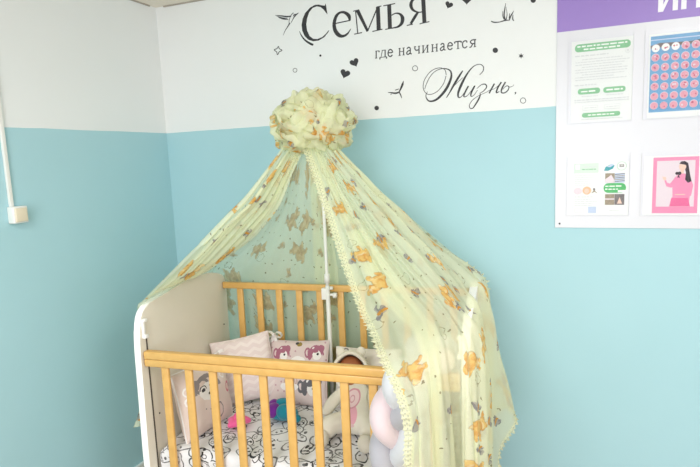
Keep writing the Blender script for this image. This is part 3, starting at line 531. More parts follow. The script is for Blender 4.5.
def clear():
    m, b = new_mat('clear_pocket_film'); nt = X.tree
    nt.nodes.remove(b)
    tr = nt.nodes.new('ShaderNodeBsdfTransparent'); g = nt.nodes.new('ShaderNodeBsdfGlossy'); g.inputs['Roughness'].default_value = .18
    fr = nt.nodes.new('ShaderNodeFresnel'); fr.inputs['IOR'].default_value = 1.33
    k = X(fr.outputs[0]) * .35
    mx = nt.nodes.new('ShaderNodeMixShader'); nt.links.new(k.v, mx.inputs[0])
    nt.links.new(tr.outputs[0], mx.inputs[1]); nt.links.new(g.outputs[0], mx.inputs[2]); nt.links.new(mx.outputs[0], nt.nodes['Material Output'].inputs[0])
    return m
M['clear'] = clear()
M['pocket_edge'] = plain('pocket_rim', srgb(224, 224, 228), .3, .01)
for px0, pz0, pz1 in ((-.019, 1.699, 2.030), (.2513, 1.699, 2.030), (-.019, 1.3245, 1.570), (.2525, 1.3245, 1.570)):
    px1 = px0 + .230
    p = on_board(MB(), px0, px1, pz0, pz1, YB - BT - .0042, YB - BT - .0036).build('pocket', M['clear'], t, smooth=False)
    mb = MB()
    on_board(mb, px0, px1, pz0 - .0015, pz0, YB - BT - .0044, YB - BT); on_board(mb, px0 - .001, px0, pz0, pz1, YB - BT - .0044, YB - BT); on_board(mb, px1, px1 + .001, pz0, pz1, YB - BT - .0044, YB - BT)
    mb.build('pocket_rim', M['pocket_edge'], p, smooth=False)

# printed sheets standing in the pockets
SHEET = [plain('paper', srgb(228, 230, 230), .6, .01), plain('print_green', srgb(132, 188, 146), .6, .03), plain('print_grey_text', srgb(208, 210, 212), .6, .03),
         plain('print_white', srgb(236, 240, 236), .6, .01), plain('print_sky', srgb(104, 158, 200), .5, .1, 12), plain('print_pink', srgb(226, 140, 176), .6, .05, 50),
         plain('print_black', srgb(52, 42, 50), .6), plain('print_peach', srgb(232, 178, 140), .6), plain('print_teal', srgb(40, 150, 160), .6),
         plain('print_brown', srgb(150, 136, 116), .6, .35, 120), plain('print_pale_pink', srgb(222, 208, 216), .6, .03), plain('print_rose', srgb(222, 104, 152), .6, .06, 60),
         plain('print_bright_green', srgb(70, 172, 98), .6), plain('print_skin', srgb(228, 196, 180), .6), plain('print_slate', srgb(112, 104, 104), .6, .2, 60), plain('print_pale_green', srgb(206, 222, 210), .6, .04, 60),
         plain('print_red', srgb(190, 96, 122), .6, .3, 200), plain('print_pale_blue', srgb(186, 200, 224), .6), plain('print_dot_pink', srgb(218, 156, 172), .6, .12, 120)]
PAPER, GRN, TXT, PW, SKY, PINK, BLACK, PEACH, TEAL, BRN, PALE, ROSE, BGR, SKIN, SLATE, PGRN, RED, PBLUE, DPINK = range(19)
class Sheet:
    def __init__(s, x0, x1, z0, z1):
        s.mb = MB(); s.y = YB - BT - .0008; s.n = 0; s.o = (x0, YB, z0); s.rect(x0, x1, z0, z1, PAPER, base=True)
    def rect(s, x0, x1, z0, z1, m, base=False):
        s.poly([(x0, z0), (x1, z0), (x1, z1), (x0, z1)], m, base)
    def poly(s, pts, m, base=False):
        s.n += 0 if base else 1
        d = .0006 if base else .0001 + .000012 * s.n
        s.mb.prism([(x - s.o[0], z - s.o[2]) for x, z in pts], (0, s.y - YB, 0), (1, 0, 0), (0, 0, 1), (0, -1, 0), d + (0 if base else .0006), m)
    def disc(s, cx, cz, rx, rz, m, n=18):
        s.poly([(cx + rx * math.cos(2 * PI * i / n), cz + rz * math.sin(2 * PI * i / n)) for i in range(n)], m)
    def round(s, x0, x1, z0, z1, m):
        r = (z1 - z0) * .45; pts = []
        for cx, cz, a0 in ((x1 - r, z1 - r, 0), (x0 + r, z1 - r, 90), (x0 + r, z0 + r, 180), (x1 - r, z0 + r, 270)):
            pts += [(cx + r * math.cos(R(a0 + k * 22.5)), cz + r * math.sin(R(a0 + k * 22.5))) for k in range(5)]
        s.poly(pts, m)
    def text(s, x0, x1, z, h, m, rnd):
        x = x0
        while x < x1 - h:
            w = rnd.uniform(1.2, 4.5) * h; s.rect(x, min(x + w, x1), z, z + h * rnd.uniform(.8, 1.0), m); x += w + h * .7
    def done(s, name, label, cat, group):
        o = s.mb.build(name, SHEET, smooth=False); o.location = s.o; tag(o, label, cat, group); return o
rnd = random.Random(3)
s = Sheet(-.009, .211, 1.7015, 2.018)
s.round(.003, .202, 1.976, 2.006, GRN); s.text(.012, .190, 1.994, .006, PW, rnd); s.text(.035, .165, 1.982, .006, PW, rnd)
s.text(.004, .125, 1.958, .005, TXT, rnd)
for k in range(9): s.text(.006 if k % 3 else .03, rnd.uniform(.15, .2), 1.944 - k * .0098, .0035, TXT, rnd)
s.text(.004, .085, 1.845, .005, TXT, rnd)
s.round(.016, .0975, 1.811, 1.8335, GRN); s.text(.028, .085, 1.819, .006, PW, rnd); s.round(.109, .188, 1.811, 1.8325, GRN); s.text(.120, .178, 1.819, .006, PW, rnd)
for k, (a, b_) in enumerate(((.03, .09), (.12, .18))): s.text(a, b_, 1.801, .003, TXT, rnd)
s.text(.004, .20, 1.787, .004, TXT, rnd); s.text(.004, .20, 1.779, .003, TXT, rnd)
for a in (.035, .115):
    s.rect(a, a + .055, 1.748, 1.766, TXT); s.rect(a + .001, a + .054, 1.749, 1.765, PAPER); s.text(a + .006, a + .05, 1.755, .004, TXT, rnd)
s.round(.033, .171, 1.7195, 1.7375, GRN); s.text(.055, .15, 1.726, .005, PW, rnd); s.text(.03, .18, 1.711, .003, TXT, rnd)
s.disc(.192, 1.966, .009, .009, TXT); s.disc(.192, 1.966, .008, .008, PAPER); s.rect(.188, .196, 1.962, 1.970, TXT)
s.done('flyer', 'white text flyer with green heading and pill shaped green captions on the notice board', 'flyer', 'sheets in the notice board pockets')
s = Sheet(.2645, .475, 1.7015, 2.014)
s.rect(.270, .470, 1.7235, 2.006, SKY)
s.rect(.270, .470, 1.990, 1.994, PBLUE)
s.poly([(.270, 1.972), (.300, 1.980), (.400, 1.976), (.470, 1.984), (.470, 1.974), (.400, 1.966), (.270, 1.962)], SLATE)
for r_ in range(7):
    for c_ in range(6):
        cx, cz = .2875 + c_ * .0328, 1.9625 - r_ * .0357 + rnd.uniform(-.001, .001)
        if cx > .462: continue
        s.disc(cx, cz, .0138, .0146, PALE); s.disc(cx, cz - .0006, .0125, .0132, DPINK if r_ > 0 or c_ > 2 else PW)
        for _ in range(3 if r_ < 5 else 1):
            s.disc(cx + rnd.uniform(-.006, .006), cz + rnd.uniform(-.006, .006), rnd.uniform(.002, .0045), rnd.uniform(.002, .004), rnd.choice((RED, RED, PALE)), 8)
s.done('photo_print', 'blue photo print with rows of round pink badges on the notice board', 'photo', 'sheets in the notice board pockets')
s = Sheet(.004, .209, 1.3265, 1.541)
s.rect(.0065, .098, 1.497, 1.536, PGRN); s.rect(.012, .028, 1.512, 1.532, PW); s.text(.036, .09, 1.520, .004, TXT, rnd); s.text(.036, .09, 1.510, .004, GRN, rnd)
for k in range(6): s.text(.010, rnd.uniform(.07, .095), 1.487 - k * .008, .003, TXT, rnd)
s.disc(.022, 1.424, .016, .014, PALE); s.disc(.056, 1.426, .0165, .0165, PEACH); s.disc(.055, 1.424, .009, .010, SKIN)
s.disc(.083, 1.430, .004, .006, SLATE); s.poly([(.072, 1.414), (.083, 1.428), (.096, 1.414), (.084, 1.420)], BRN)
s.text(.010, .08, 1.398, .0045, TXT, rnd)
for k in range(4): s.text(.010, rnd.uniform(.07, .095), 1.388 - k * .008, .003, TXT, rnd)
s.rect(.010, .045, 1.336, 1.352, TXT); s.rect(.011, .044, 1.337, 1.351, PAPER); s.rect(.062, .092, 1.334, 1.360, PBLUE)
s.rect(.1055, .1062, 1.328, 1.540, TXT)
s.poly([(.118, 1.505), (.124, 1.520), (.148, 1.532), (.156, 1.524), (.150, 1.512), (.132, 1.504)], TEAL); s.poly([(.128, 1.520), (.148, 1.532), (.154, 1.527), (.140, 1.518)], PBLUE)
s.disc(.182, 1.522, .0172, .0172, GRN, 24); s.disc(.182, 1.522, .0160, .0160, PAPER, 24); s.rect(.174, .190, 1.518, 1.529, SLATE); s.rect(.176, .188, 1.521, 1.523, PW); s.rect(.176, .188, 1.525, 1.527, PW)
s.rect(.123, .157, 1.456, 1.494, BRN); s.rect(.158, .194, 1.456, 1.494, PBLUE); s.poly([(.123, 1.470), (.145, 1.488), (.157, 1.466), (.157, 1.456), (.123, 1.456)], PALE)
for k in range(5): s.poly([(.158, 1.459 + k * .007), (.194, 1.462 + k * .007), (.194, 1.465 + k * .007), (.158, 1.462 + k * .007)], BRN if k % 2 else SLATE)
s.round(.118, .199, 1.4155, 1.4545, BGR); s.text(.124, .185, 1.440, .005, PW, rnd); s.text(.124, .170, 1.428, .005, PW, rnd); s.rect(.170, .198, 1.417, 1.426, PW)
s.rect(.124, .158, 1.367, 1.410, BRN); s.rect(.159, .194, 1.367, 1.410, SLATE); s.poly([(.168, 1.372), (.177, 1.398), (.186, 1.372)], SKIN)
s.rect(.124, .158, 1.388, 1.393, PALE); s.text(.14, .18, 1.342, .003, TXT, rnd)
s.done('leaflet', 'two page leaflet with small pictures and bright green label on the notice board', 'leaflet', 'sheets in the notice board pockets')
s = Sheet(.2600, .470, 1.3265, 1.556)
s.rect(.2925, .4465, 1.3325, 1.550, PINK); s.rect(.3055, .434, 1.3585, 1.5365, PALE)
s.poly([(.352, 1.359), (.418, 1.359), (.420, 1.40), (.412, 1.43), (.405, 1.395), (.360, 1.395)], PINK)                      # skirt
s.poly([(.352, 1.359), (.422, 1.359), (.414, 1.392), (.358, 1.392)], ROSE)
s.poly([(.362, 1.392), (.412, 1.392), (.426, 1.440), (.420, 1.470), (.400, 1.486), (.382, 1.486), (.366, 1.470), (.360, 1.450)], PINK)   # blouse
s.poly([(.366, 1.468), (.352, 1.448), (.342, 1.452), (.338, 1.462), (.332, 1.460), (.340, 1.438), (.356, 1.432), (.366, 1.440)], PINK)  # raised sleeve
s.disc(.333, 1.468, .006, .007, SKIN); s.poly([(.322, 1.476), (.334, 1.474), (.336, 1.470), (.328, 1.470)], SKIN)
s.poly([(.420, 1.468), (.430, 1.44), (.424, 1.40), (.404, 1.395), (.402, 1.402), (.414, 1.41), (.416, 1.44)], PINK)
s.poly([(.386, 1.530), (.398, 1.534), (.410, 1.526), (.414, 1.505), (.418, 1.48), (.424, 1.456), (.412, 1.450), (.402, 1.462), (.404, 1.49), (.398, 1.51)], BLACK)
s.disc(.392, 1.513, .012, .016, SKIN); s.poly([(.380, 1.524), (.388, 1.533), (.402, 1.532), (.406, 1.515), (.398, 1.520)], BLACK)
s.poly([(.386, 1.500), (.398, 1.500), (.396, 1.486), (.386, 1.486)], SKIN)
s.disc(.374, 1.487, .006, .006, BLACK, 9); s.disc(.383, 1.487, .006, .007, BLACK, 9); s.poly([(.379, 1.486), (.376, 1.470), (.381, 1.472), (.385, 1.468)], BLACK)
s.rect(.370, .404, 1.404, 1.407, SKIN)
s.done('photo_print', 'pink framed photo print of person in pink outfit on the notice board', 'photo', 'sheets in the notice board pockets')

# ------------------------------------------------------------------ the crib; u along its length, v across it (0 = front rail), z up
CO, CR = Vector((-1.5137, 1.5780, 0)), R(5.2)
EU, EV = Vector((math.cos(CR), math.sin(CR), 0)), Vector((-math.sin(CR), math.cos(CR), 0))
def cw(u, v, z): return CO + EU * u + EV * v + Vector((0, 0, z))
crib = empty('baby_crib', CO, CR); tag(crib, 'baby crib with white end panels and honey wood slatted sides', 'crib')
LEN, WID, PT = 1.20, .60, .028
def end_outline():
    # (v, z): S-curved top, rounded front and back corners, two feet
    pts = [(-.035, 0), (.06, 0), (.10, .12), (.50, .12), (.54, 0), (.635, 0)]
    top = [(.637, .98), (.634, 1.03), (.615, 1.060), (.57, 1.078), (.50, 1.096), (.42, 1.103), (.33, 1.103), (.24, 1.096), (.16, 1.085), (.09, 1.077), (.04, 1.070), (.008, 1.052), (-.012, 1.02), (-.020, .975), (-.026, .90)]
    return pts + [(p[0], p[1]) for p in catmull(top, 34)] + [(-.035, .5)]
for side in (0, 1):
    u0 = -PT if side == 0 else LEN
    p = MB().prism(end_outline(), (u0, 0, 0), (0, 1, 0), (0, 0, 1), (1, 0, 0), PT, bev=.005).build('end_panel', [M['panel'], M['edge']], crib, sharp=40)
    for f_ in p.data.polygons: f_.material_index = 1 if abs(f_.normal.x) < .8 else 0
    ui = .0 if side == 0 else LEN; sg = 1 if side == 0 else -1
    # guide track for the drop side: white rail with a dark slot, and the latch bracket
    MB().box((ui + sg * .0015, .012, .64), (.003, .005, .62)).build('guide_slot', M['dark'], p, smooth=False)
    lt = MB(); lt.box((ui + sg * .005, -.004, .985), (.010, .012, .075), .003); lt.box((ui + sg * .008, .000, 1.018), (.016, .022, .012), .003); lt.box((ui + sg * .008, .000, .955), (.016, .022, .014), .003)
    lt.build('latch', M['edge'], p)
    for v_, z_ in ((.05, .62), (.59, .82), (.59, .45)):
        MB().tube([(ui + sg * .0, v_, z_), (ui + sg * .0012, v_, z_)], .004, 10).build('screw_cap', M['dark'], p)
def side_frame(v, ztop, zbot, drop):
    if drop:
        MB().box((LEN / 2, v, ztop - .0155), (LEN - .010, .030, .031), .005).box((LEN / 2, v, ztop - .0455), (LEN - .010, .028, .028), .004).build('top_rail', M['wood'], crib)
        zt = ztop - .058
    else:
        MB().box((LEN / 2, v, ztop - .015), (LEN - .002, .024, .030), .004).build('top_rail', M['wood'], crib); zt = ztop - .028
    MB().box((LEN / 2, v, zbot + .02), (LEN - .010, .024, .040), .004).build('bottom_rail', M['wood'], crib)
    for i in range(11):
        u = (.087 if drop else .089) + .102 * i
        MB().box((u, v, (zt + zbot + .04) / 2), (.031, .014, zt - zbot - .038), .004).build('slat', M['wood'], crib)
side_frame(-.004, .9005, .22, True)
side_frame(.612, 1.027, .33, False)
MB().box((LEN / 2, .304, .365), (LEN - .004, .56, .022), .003).build('bed_base', M['panel'], crib, smooth=False)

# mattress under its fitted sheet
mt = empty('mattress', cw(.6, .30, .377), CR); tag(mt, 'crib mattress in white fitted sheet printed with black doodle faces', 'mattress')
MB().box((0, 0, .048), (1.165, .555, .094), .03, seg=4).build('core', M['mattress'], mt)
def sheet_mesh():
    mb = MB(); nu, nv = 90, 56; P = []; U = []
    hu, hv, zt = .590, .283, .116
    for i in range(nu + 1):
        rp = []; ru = []
        for j in range(nv + 1):
            a = (i / nu * 2 - 1) * (hu + .10); b = (j / nv * 2 - 1) * (hv + .10)
            def fold(q, h):
                s_ = 1 if q > 0 else -1; q = abs(q); r = .03
                if q < h - r: return q * s_, 0
                w = q - (h - r)
                if w < r * PI / 2: return s_ * (h - r + r * math.sin(w / r)), r * (1 - math.cos(w / r))
                return s_ * h, r + w - r * PI / 2
            x, d1 = fold(a, hu); y, d2 = fold(b, hv)
            z = zt - max(d1, d2)
            nz = noise.noise(Vector((a * 6, b * 6, 1))) * .004 + noise.noise(Vector((a * 15, b * 13, 4))) * .0022
            z += nz if max(d1, d2) < .02 else 0
            rp.append(Vector((x, y, max(z, .004)))); ru.append((a + 1, b + 1))
        P.append(rp); U.append(ru)
    mb.grid(P, U); return mb
sheet_mesh().build('fitted_sheet', M['sheet'], mt)

# ------------------------------------------------------------------ canopy holder
ph = empty('canopy_holder', cw(.548, .580, .50), CR); tag(ph, 'thin white metal canopy pole clamped inside the rear crib rail', 'canopy pole')
MB().tube([(0, 0, .0), (0, 0, .53), ], .010, 14).build('pole', M['white_plastic'], ph)
up = [(0, 0, .53), (0, 0, .60), (0, 0, .95), (-.001, -.004, 1.05), (-.004, -.03, 1.13), (-.009, -.07, 1.19), (-.014, -.11, 1.235)]
MB().tube(catmull(up, 24), .0075, 14).build('upper_pole', M['white_plastic'], ph)
MB().tube([(0, 0, .545), (0, 0, .585)], [.013, .012], 14).build('joint', M['white_plastic'], ph)
mb = MB(); mb.box((-.012, .006, .492), (.032, .030, .052), .003); mb.build('clamp', M['white_plastic'], ph)
mb = MB(); mb.tube([(.012, -.002, .49), (.032, -.002, .49)], .006, 10); mb.tube([(.028, -.002, .487), (.044, -.002, .487)], [.013, .011], 12); mb.tube([(.014, -.002, .52), (.026, -.002, .52)], .008, 12); mb.build('knob', M['white_plastic'], ph)
up = [Vector((-.016 + .05 * math.cos(a * PI / 12), -.12 + .05 * math.sin(a * PI / 12), 1.235)) for a in range(25)]
MB().tube(up, .004, 8).build('ring', M['white_plastic'], ph)

# ------------------------------------------------------------------ canopy cloth
can = empty('canopy', cw(.565, .46, 1.75), CR); tag(can, 'pale yellow sheer baby canopy printed with bears and butterflies over the crib', 'canopy')
CB = Vector((.565, .46, 1.75))
def curtain(name, mat, guides, ns, nt, folds, amp, seed, hem_amp=.02, axis=(.53, .46), pinch=None):
    """sheer cloth through guide curves (crib coordinates), pleated: folds = number of pleats, amp(t) their depth"""
    G = [catmull(g, nt) for g in guides]; n = len(G)
    rows = []; rg = random.Random(seed); ph_ = [rg.uniform(0, 6.28) for _ in range(4)]
    base = [[smooth_at([G[k][j] for k in range(n)], i / (ns - 1) * (n - 1)) for j in range(nt)] for i in range(ns)]
    width = [0.0]
    jm = int(nt * .62)
    for i in range(1, ns): width.append(width[-1] + (base[i][jm] - base[i - 1][jm]).length * 1.25)
    P = []; U = []
    for i in range(ns):
        s_ = i / (ns - 1); rp = []; ru = []; L = 0
        for j in range(nt):
            t_ = j / (nt - 1); p = base[i][j].copy()
            du = base[min(i + 1, ns - 1)][j] - base[max(i - 1, 0)][j]
            dv = base[i][min(j + 1, nt - 1)] - base[i][max(j - 1, 0)]
            nn = du.cross(dv); nn = nn.normalized() if nn.length > 1e-9 else Vector((0, 0, 0))
            ramp = min(1, s_ / .04) * min(1, (1 - s_) / .04)
            w = math.sin(folds * 6.28 * s_ + ph_[0] + .8 * math.sin(3 * s_ + 2.0 * t_ + ph_[1])) * .65 + math.sin(folds * 2.3 * 6.28 * s_ + ph_[2] + t_) * .35
            p += nn * (w * amp(t_) * (.35 + .65 * ramp))
            p += nn * noise.noise(p * 7 + Vector((seed, 0, 0))) * .006 * min(1, t_ * 4)
            if j: L += (base[i][j] - base[i][j - 1]).length
            rp.append(p - CB); ru.append((width[i] + seed * .37, -L))
        P.append(rp); U.append(ru)
    MB().grid(P, U).build(name, mat, can, normals=False)
    return P
def trim_along(name, edge, inner, w, seed, freq=.016, parent=None, normal_amp=.010):
    """gathered scalloped ruffle sewn along an edge line"""
    e = catmull(edge, int(len(edge) * 6)); q = catmull(inner, len(e))
    P = [[], [], [], []]; U = [[], [], [], []]; L = 0
    for i, p in enumerate(e):
        if i: L += (p - e[i - 1]).length
        d = (p - q[i]); d = d.normalized() if d.length > 1e-6 else Vector((0, 0, -1))
        t_ = (e[min(i + 1, len(e) - 1)] - e[max(i - 1, 0)]).normalized()
        nn = t_.cross(d).normalized()
        wv = math.sin(L / freq * 2 * PI + seed) + .5 * math.sin(L / freq * 2.7 + seed * 2)
        sc = 1 + .18 * math.sin(L / freq * 4 * PI)
        for k, f in enumerate((-.25, .15, .6, 1.0)):
            P[k].append(p + d * w * f * (sc if k == 3 else 1) + nn * wv * normal_amp * max(0, f)); U[k].append((L, f * w))
    MB().grid(P, U).build(name, M['lace'], can, normals=False)

V = Vector
amp_side = lambda t: .004 + (.014 + .012 * max(0, min(1, (t - .6) / .2))) * min(1, t * 3) * (1 - .85 * math.exp(-((t - .45) / .10) ** 2))
# right front curtain: from the crown over the front right corner, then hanging outside
rightg = [
 [(.555, .405, 1.65), (.60, .37, 1.556), (.665, .30, 1.43), (.75, .21, 1.255), (.83, .12, 1.11), (.905, .03, 1.02), (.982, -.110, .962), (1.047, -.190, .885), (1.070, -.207, .785), (1.066, -.207, .66), (1.066, -.20, .08)],
 [(.585, .41, 1.66), (.68, .335, 1.48), (.80, .23, 1.31), (.93, .10, 1.15), (1.03, .0, 1.085), (1.085, -.11, 1.035), (1.125, -.20, .93), (1.140, -.222, .75), (1.14, -.22, .55), (1.14, -.22, .07)],
 [(.592, .42, 1.665), (.715, .343, 1.485), (.86, .225, 1.315), (1.02, .095, 1.165), (1.12, .005, 1.092), (1.165, -.07, 1.035), (1.190, -.135, .93), (1.195, -.105, .75), (1.195, -.08, .55), (1.195, -.08, .07)],
 [(.600, .43, 1.67), (.75, .35, 1.49), (.92, .22, 1.32), (1.10, .08, 1.17), (1.20, .005, 1.072), (1.238, -.045, 1.03), (1.25, -.085, .94), (1.255, -.11, .75), (1.25, -.11, .5), (1.25, -.11, .07)],
 [(.612, .45, 1.68), (.78, .40, 1.49), (.96, .32, 1.32), (1.12, .22, 1.18), (1.208, .15, 1.096), (1.240, .13, 1.078), (1.256, .12, .98), (1.262, .12, .78), (1.258, .12, .55), (1.255, .12, .12)],
 [(.615, .475, 1.69), (.80, .45, 1.49), (.98, .42, 1.32), (1.13, .39, 1.19), (1.212, .375, 1.113), (1.243, .37, 1.09), (1.258, .37, 1.0), (1.285, .38, .82), (1.312, .39, .70), (1.336, .40, .59)],
 [(.610, .50, 1.69), (.79, .51, 1.48), (.97, .53, 1.30), (1.12, .545, 1.18), (1.21, .555, 1.115), (1.245, .56, 1.07), (1.248, .57, .95), (1.244, .57, .75), (1.242, .57, .60), (1.240, .57, .45)],
]
PR = curtain('right_curtain', M['tulle_full'], rightg, 150, 80, 6.5, amp_side, 3)
trim_along('lace_trim', PR[0], PR[6], .024, 1.0)
trim_along('lace_trim', [PR[i][-1] for i in range(106, 150, 2)], [PR[i][-6] for i in range(106, 150, 2)], .020, 2.0)
trim_along('lace_trim', PR[-1][40:], PR[-8][40:], .010, 3.0)
# second, inner layer of the same curtain tucked beside the braided bumper
inner = [
 [(.57, .43, 1.64), (.70, .31, 1.40), (.86, .15, 1.17), (.99, .04, 1.06), (1.06, -.06, 1.045), (1.112, -.15, .90), (1.125, -.17, .72), (1.125, -.17, .5), (1.125, -.17, .06)],
 [(.59, .44, 1.65), (.74, .33, 1.42), (.92, .18, 1.22), (1.07, .05, 1.075), (1.13, -.04, 1.05), (1.15, -.13, .93), (1.155, -.165, .78), (1.155, -.165, .55), (1.155, -.165, .06)],
]
curtain('inner_fold', M['tulle_full'], inner, 40, 70, 2.2, lambda t: .004 + .009 * t, 5)
# left front curtain: swept over the left end panel
leftg = [
 [(.465, .415, 1.68), (.335, .300, 1.475), (.20, .185, 1.32), (.08, .075, 1.18), (.002, .020, 1.092), (-.034, .022, 1.060), (-.040, .030, .95), (-.042, .035, .80), (-.050, .0, .66), (-.052, -.045, .60)],
 [(.462, .435, 1.67), (.325, .345, 1.455), (.185, .250, 1.29), (.06, .17, 1.155), (-.005, .14, 1.102), (-.036, .13, 1.06), (-.042, .13, .95), (-.044, .13, .80), (-.046, .11, .56)],
 [(.468, .450, 1.655), (.335, .40, 1.42), (.20, .345, 1.27), (.07, .30, 1.155), (-.002, .29, 1.118), (-.038, .285, 1.08), (-.046, .28, .95), (-.05, .28, .80), (-.05, .28, .55)],
 [(.488, .455, 1.635), (.450, .452, 1.570), (.385, .450, 1.440), (.280, .448, 1.320), (.143, .448, 1.215), (.0, .455, 1.120), (-.040, .46, 1.075), (-.058, .46, .80), (-.06, .46, .5)],
]
PL = curtain('left_curtain', M['tulle_ruffle'], leftg, 90, 70, 4.0, lambda t: .004 + .010 * min(1, t * 4) * (1 if t < .40 else .2), 8)
leftin = [[(a[0] + (.012 if a[2] > 1.13 else 0), a[1] + (.012 if a[2] > 1.13 else 0), a[2] - (.018 if a[2] > 1.13 else .0)) for a in g if a[2] > 1.07] for g in leftg]
for g in leftin: g[-1] = (g[-1][0], g[-1][1], g[-1][2] + .004)
curtain('inner_fold', M['tulle_ruffle'], leftin, 70, 44, 5.5, lambda t: .003 + .009 * min(1, t * 4) * (1 - .8 * t), 9)
trim_along('lace_trim', PL[-1][:44], PL[-8][:44], .020, 4.0)
# rear curtain in two overlapping widths behind the rear rail
amp_back = lambda t: .002 + .010 * t
backg = [
 [(.475, .470, 1.65), (.30, .475, 1.36), (.145, .470, 1.225), (.0, .485, 1.125), (-.042, .495, 1.08), (-.060, .50, .90), (-.062, .51, .3)],
 [(.480, .490, 1.65), (.30, .555, 1.36), (.12, .615, 1.20), (-.02, .655, 1.10), (-.045, .668, 1.06), (-.05, .675, .90), (-.05, .675, .25)],
 [(.495, .500, 1.65), (.40, .575, 1.40), (.27, .640, 1.17), (.21, .655, 1.07), (.20, .660, 1.0), (.20, .660, .85), (.20, .660, .25)],
 [(.520, .505, 1.65), (.50, .585, 1.40), (.47, .642, 1.17), (.45, .655, 1.07), (.44, .660, 1.0), (.44, .660, .85), (.44, .660, .25)],
 [(.545, .505, 1.65), (.56, .585, 1.40), (.57, .645, 1.17), (.575, .658, 1.07), (.575, .662, 1.0), (.575, .662, .85), (.575, .662, .25)],
]
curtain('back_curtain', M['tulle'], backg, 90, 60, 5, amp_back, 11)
backg2 = [
 [(.515, .512, 1.65), (.485, .592, 1.40), (.46, .660, 1.17), (.455, .675, 1.07), (.455, .680, 1.0), (.455, .680, .85), (.455, .680, .25)],
 [(.555, .512, 1.65), (.62, .595, 1.40), (.68, .658, 1.17), (.70, .672, 1.07), (.70, .678, 1.0), (.70, .678, .85), (.70, .678, .25)],
 [(.580, .508, 1.66), (.76, .585, 1.40), (.92, .648, 1.18), (.98, .668, 1.07), (.98, .676, 1.0), (.98, .676, .85), (.98, .676, .25)],
 [(.600, .500, 1.67), (.85, .550, 1.42), (1.10, .600, 1.19), (1.20, .650, 1.10), (1.21, .670, 1.0), (1.19, .68, .85), (1.17, .68, .3)],
]
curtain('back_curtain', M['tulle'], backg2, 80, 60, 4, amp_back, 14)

# crown of gathered ruffles
rg = random.Random(21)
mb = MB(); P = []; U = []
for i in range(17):
    a = -PI / 2 + PI * i / 16; rp = []; ru = []
    for j in range(36):
        b = 2 * PI * j / 36; k = 1 + .05 * math.sin(9 * b + i)
        rp.append(V((.150 * math.cos(a) * math.cos(b) * k, .135 * math.cos(a) * math.sin(b) * k, .098 * math.sin(a)))); ru.append((j * .026, i * .02))
    P.append(rp); U.append(ru)
mb.grid(P, U, close=True); mb.build('crown_core', M['tulle_ruffle'], can)
def ruffle(d, R_, seed, cup, tilt):
    """one gathered loop of cloth: a broad soft petal with a rolled, gently waved rim"""
    rr = random.Random(seed); d = V(d).normalized()
    anchor = V((d.x * .128, d.y * .116, d.z * .082))
    nrm = V((d.x, d.y, d.z * 1.2)).normalized(); a = nrm.cross(V((0, 0, 1))); a = a.normalized() if a.length > .05 else V((1, 0, 0)); b = nrm.cross(a).normalized()
    nrm = (nrm + a * rr.uniform(-tilt, tilt) + b * rr.uniform(-tilt, tilt)).normalized(); a = (a - nrm * a.dot(nrm)).normalized(); b = nrm.cross(a)
    p1, p2, p3 = (rr.uniform(0, 6.28) for _ in range(3)); P = []; U = []
    for i in range(11):
        q = i / 10; rp = []; ru = []
        for j in range(48):
            f = 2 * PI * j / 48
            rad = R_ * (q - .16 * q ** 4) * (1 + .12 * math.sin(2 * f + p3) + .06 * math.sin(5 * f + p1))
            h = R_ * (cup * q ** 1.3 - (cup + .02) * q ** 5 + .26 * q ** 1.2 * math.sin(2 * f + p1) + .13 * q * q * math.sin(4 * f + p2 + 2 * q) + .05 * q ** 2 * math.sin(11 * f + p3))
            rp.append(anchor + a * rad * math.cos(f) + b * rad * math.sin(f) + nrm * (h + .010)); ru.append((rad * math.cos(f) * 1.3 + seed * .31, rad * math.sin(f) * 1.3 + seed * .17))
        P.append(rp); U.append(ru)
    MB().grid(P, U, close=True).build('ruffle', M['tulle_ruffle'], can, normals=False)
k = 0
for lat, cnt in ((-40, 9), (-12, 10), (16, 9), (46, 6), (80, 2)):
    for i in range(cnt):
        az = 2 * PI * (i + .5 * (lat > 0)) / cnt + rg.uniform(-.15, .15); la = R(lat + rg.uniform(-8, 8))
        ruffle((math.cos(la) * math.cos(az), math.cos(la) * math.sin(az), math.sin(la)), rg.uniform(.070, .092), 100 + k, rg.uniform(.45, .75), .30); k += 1

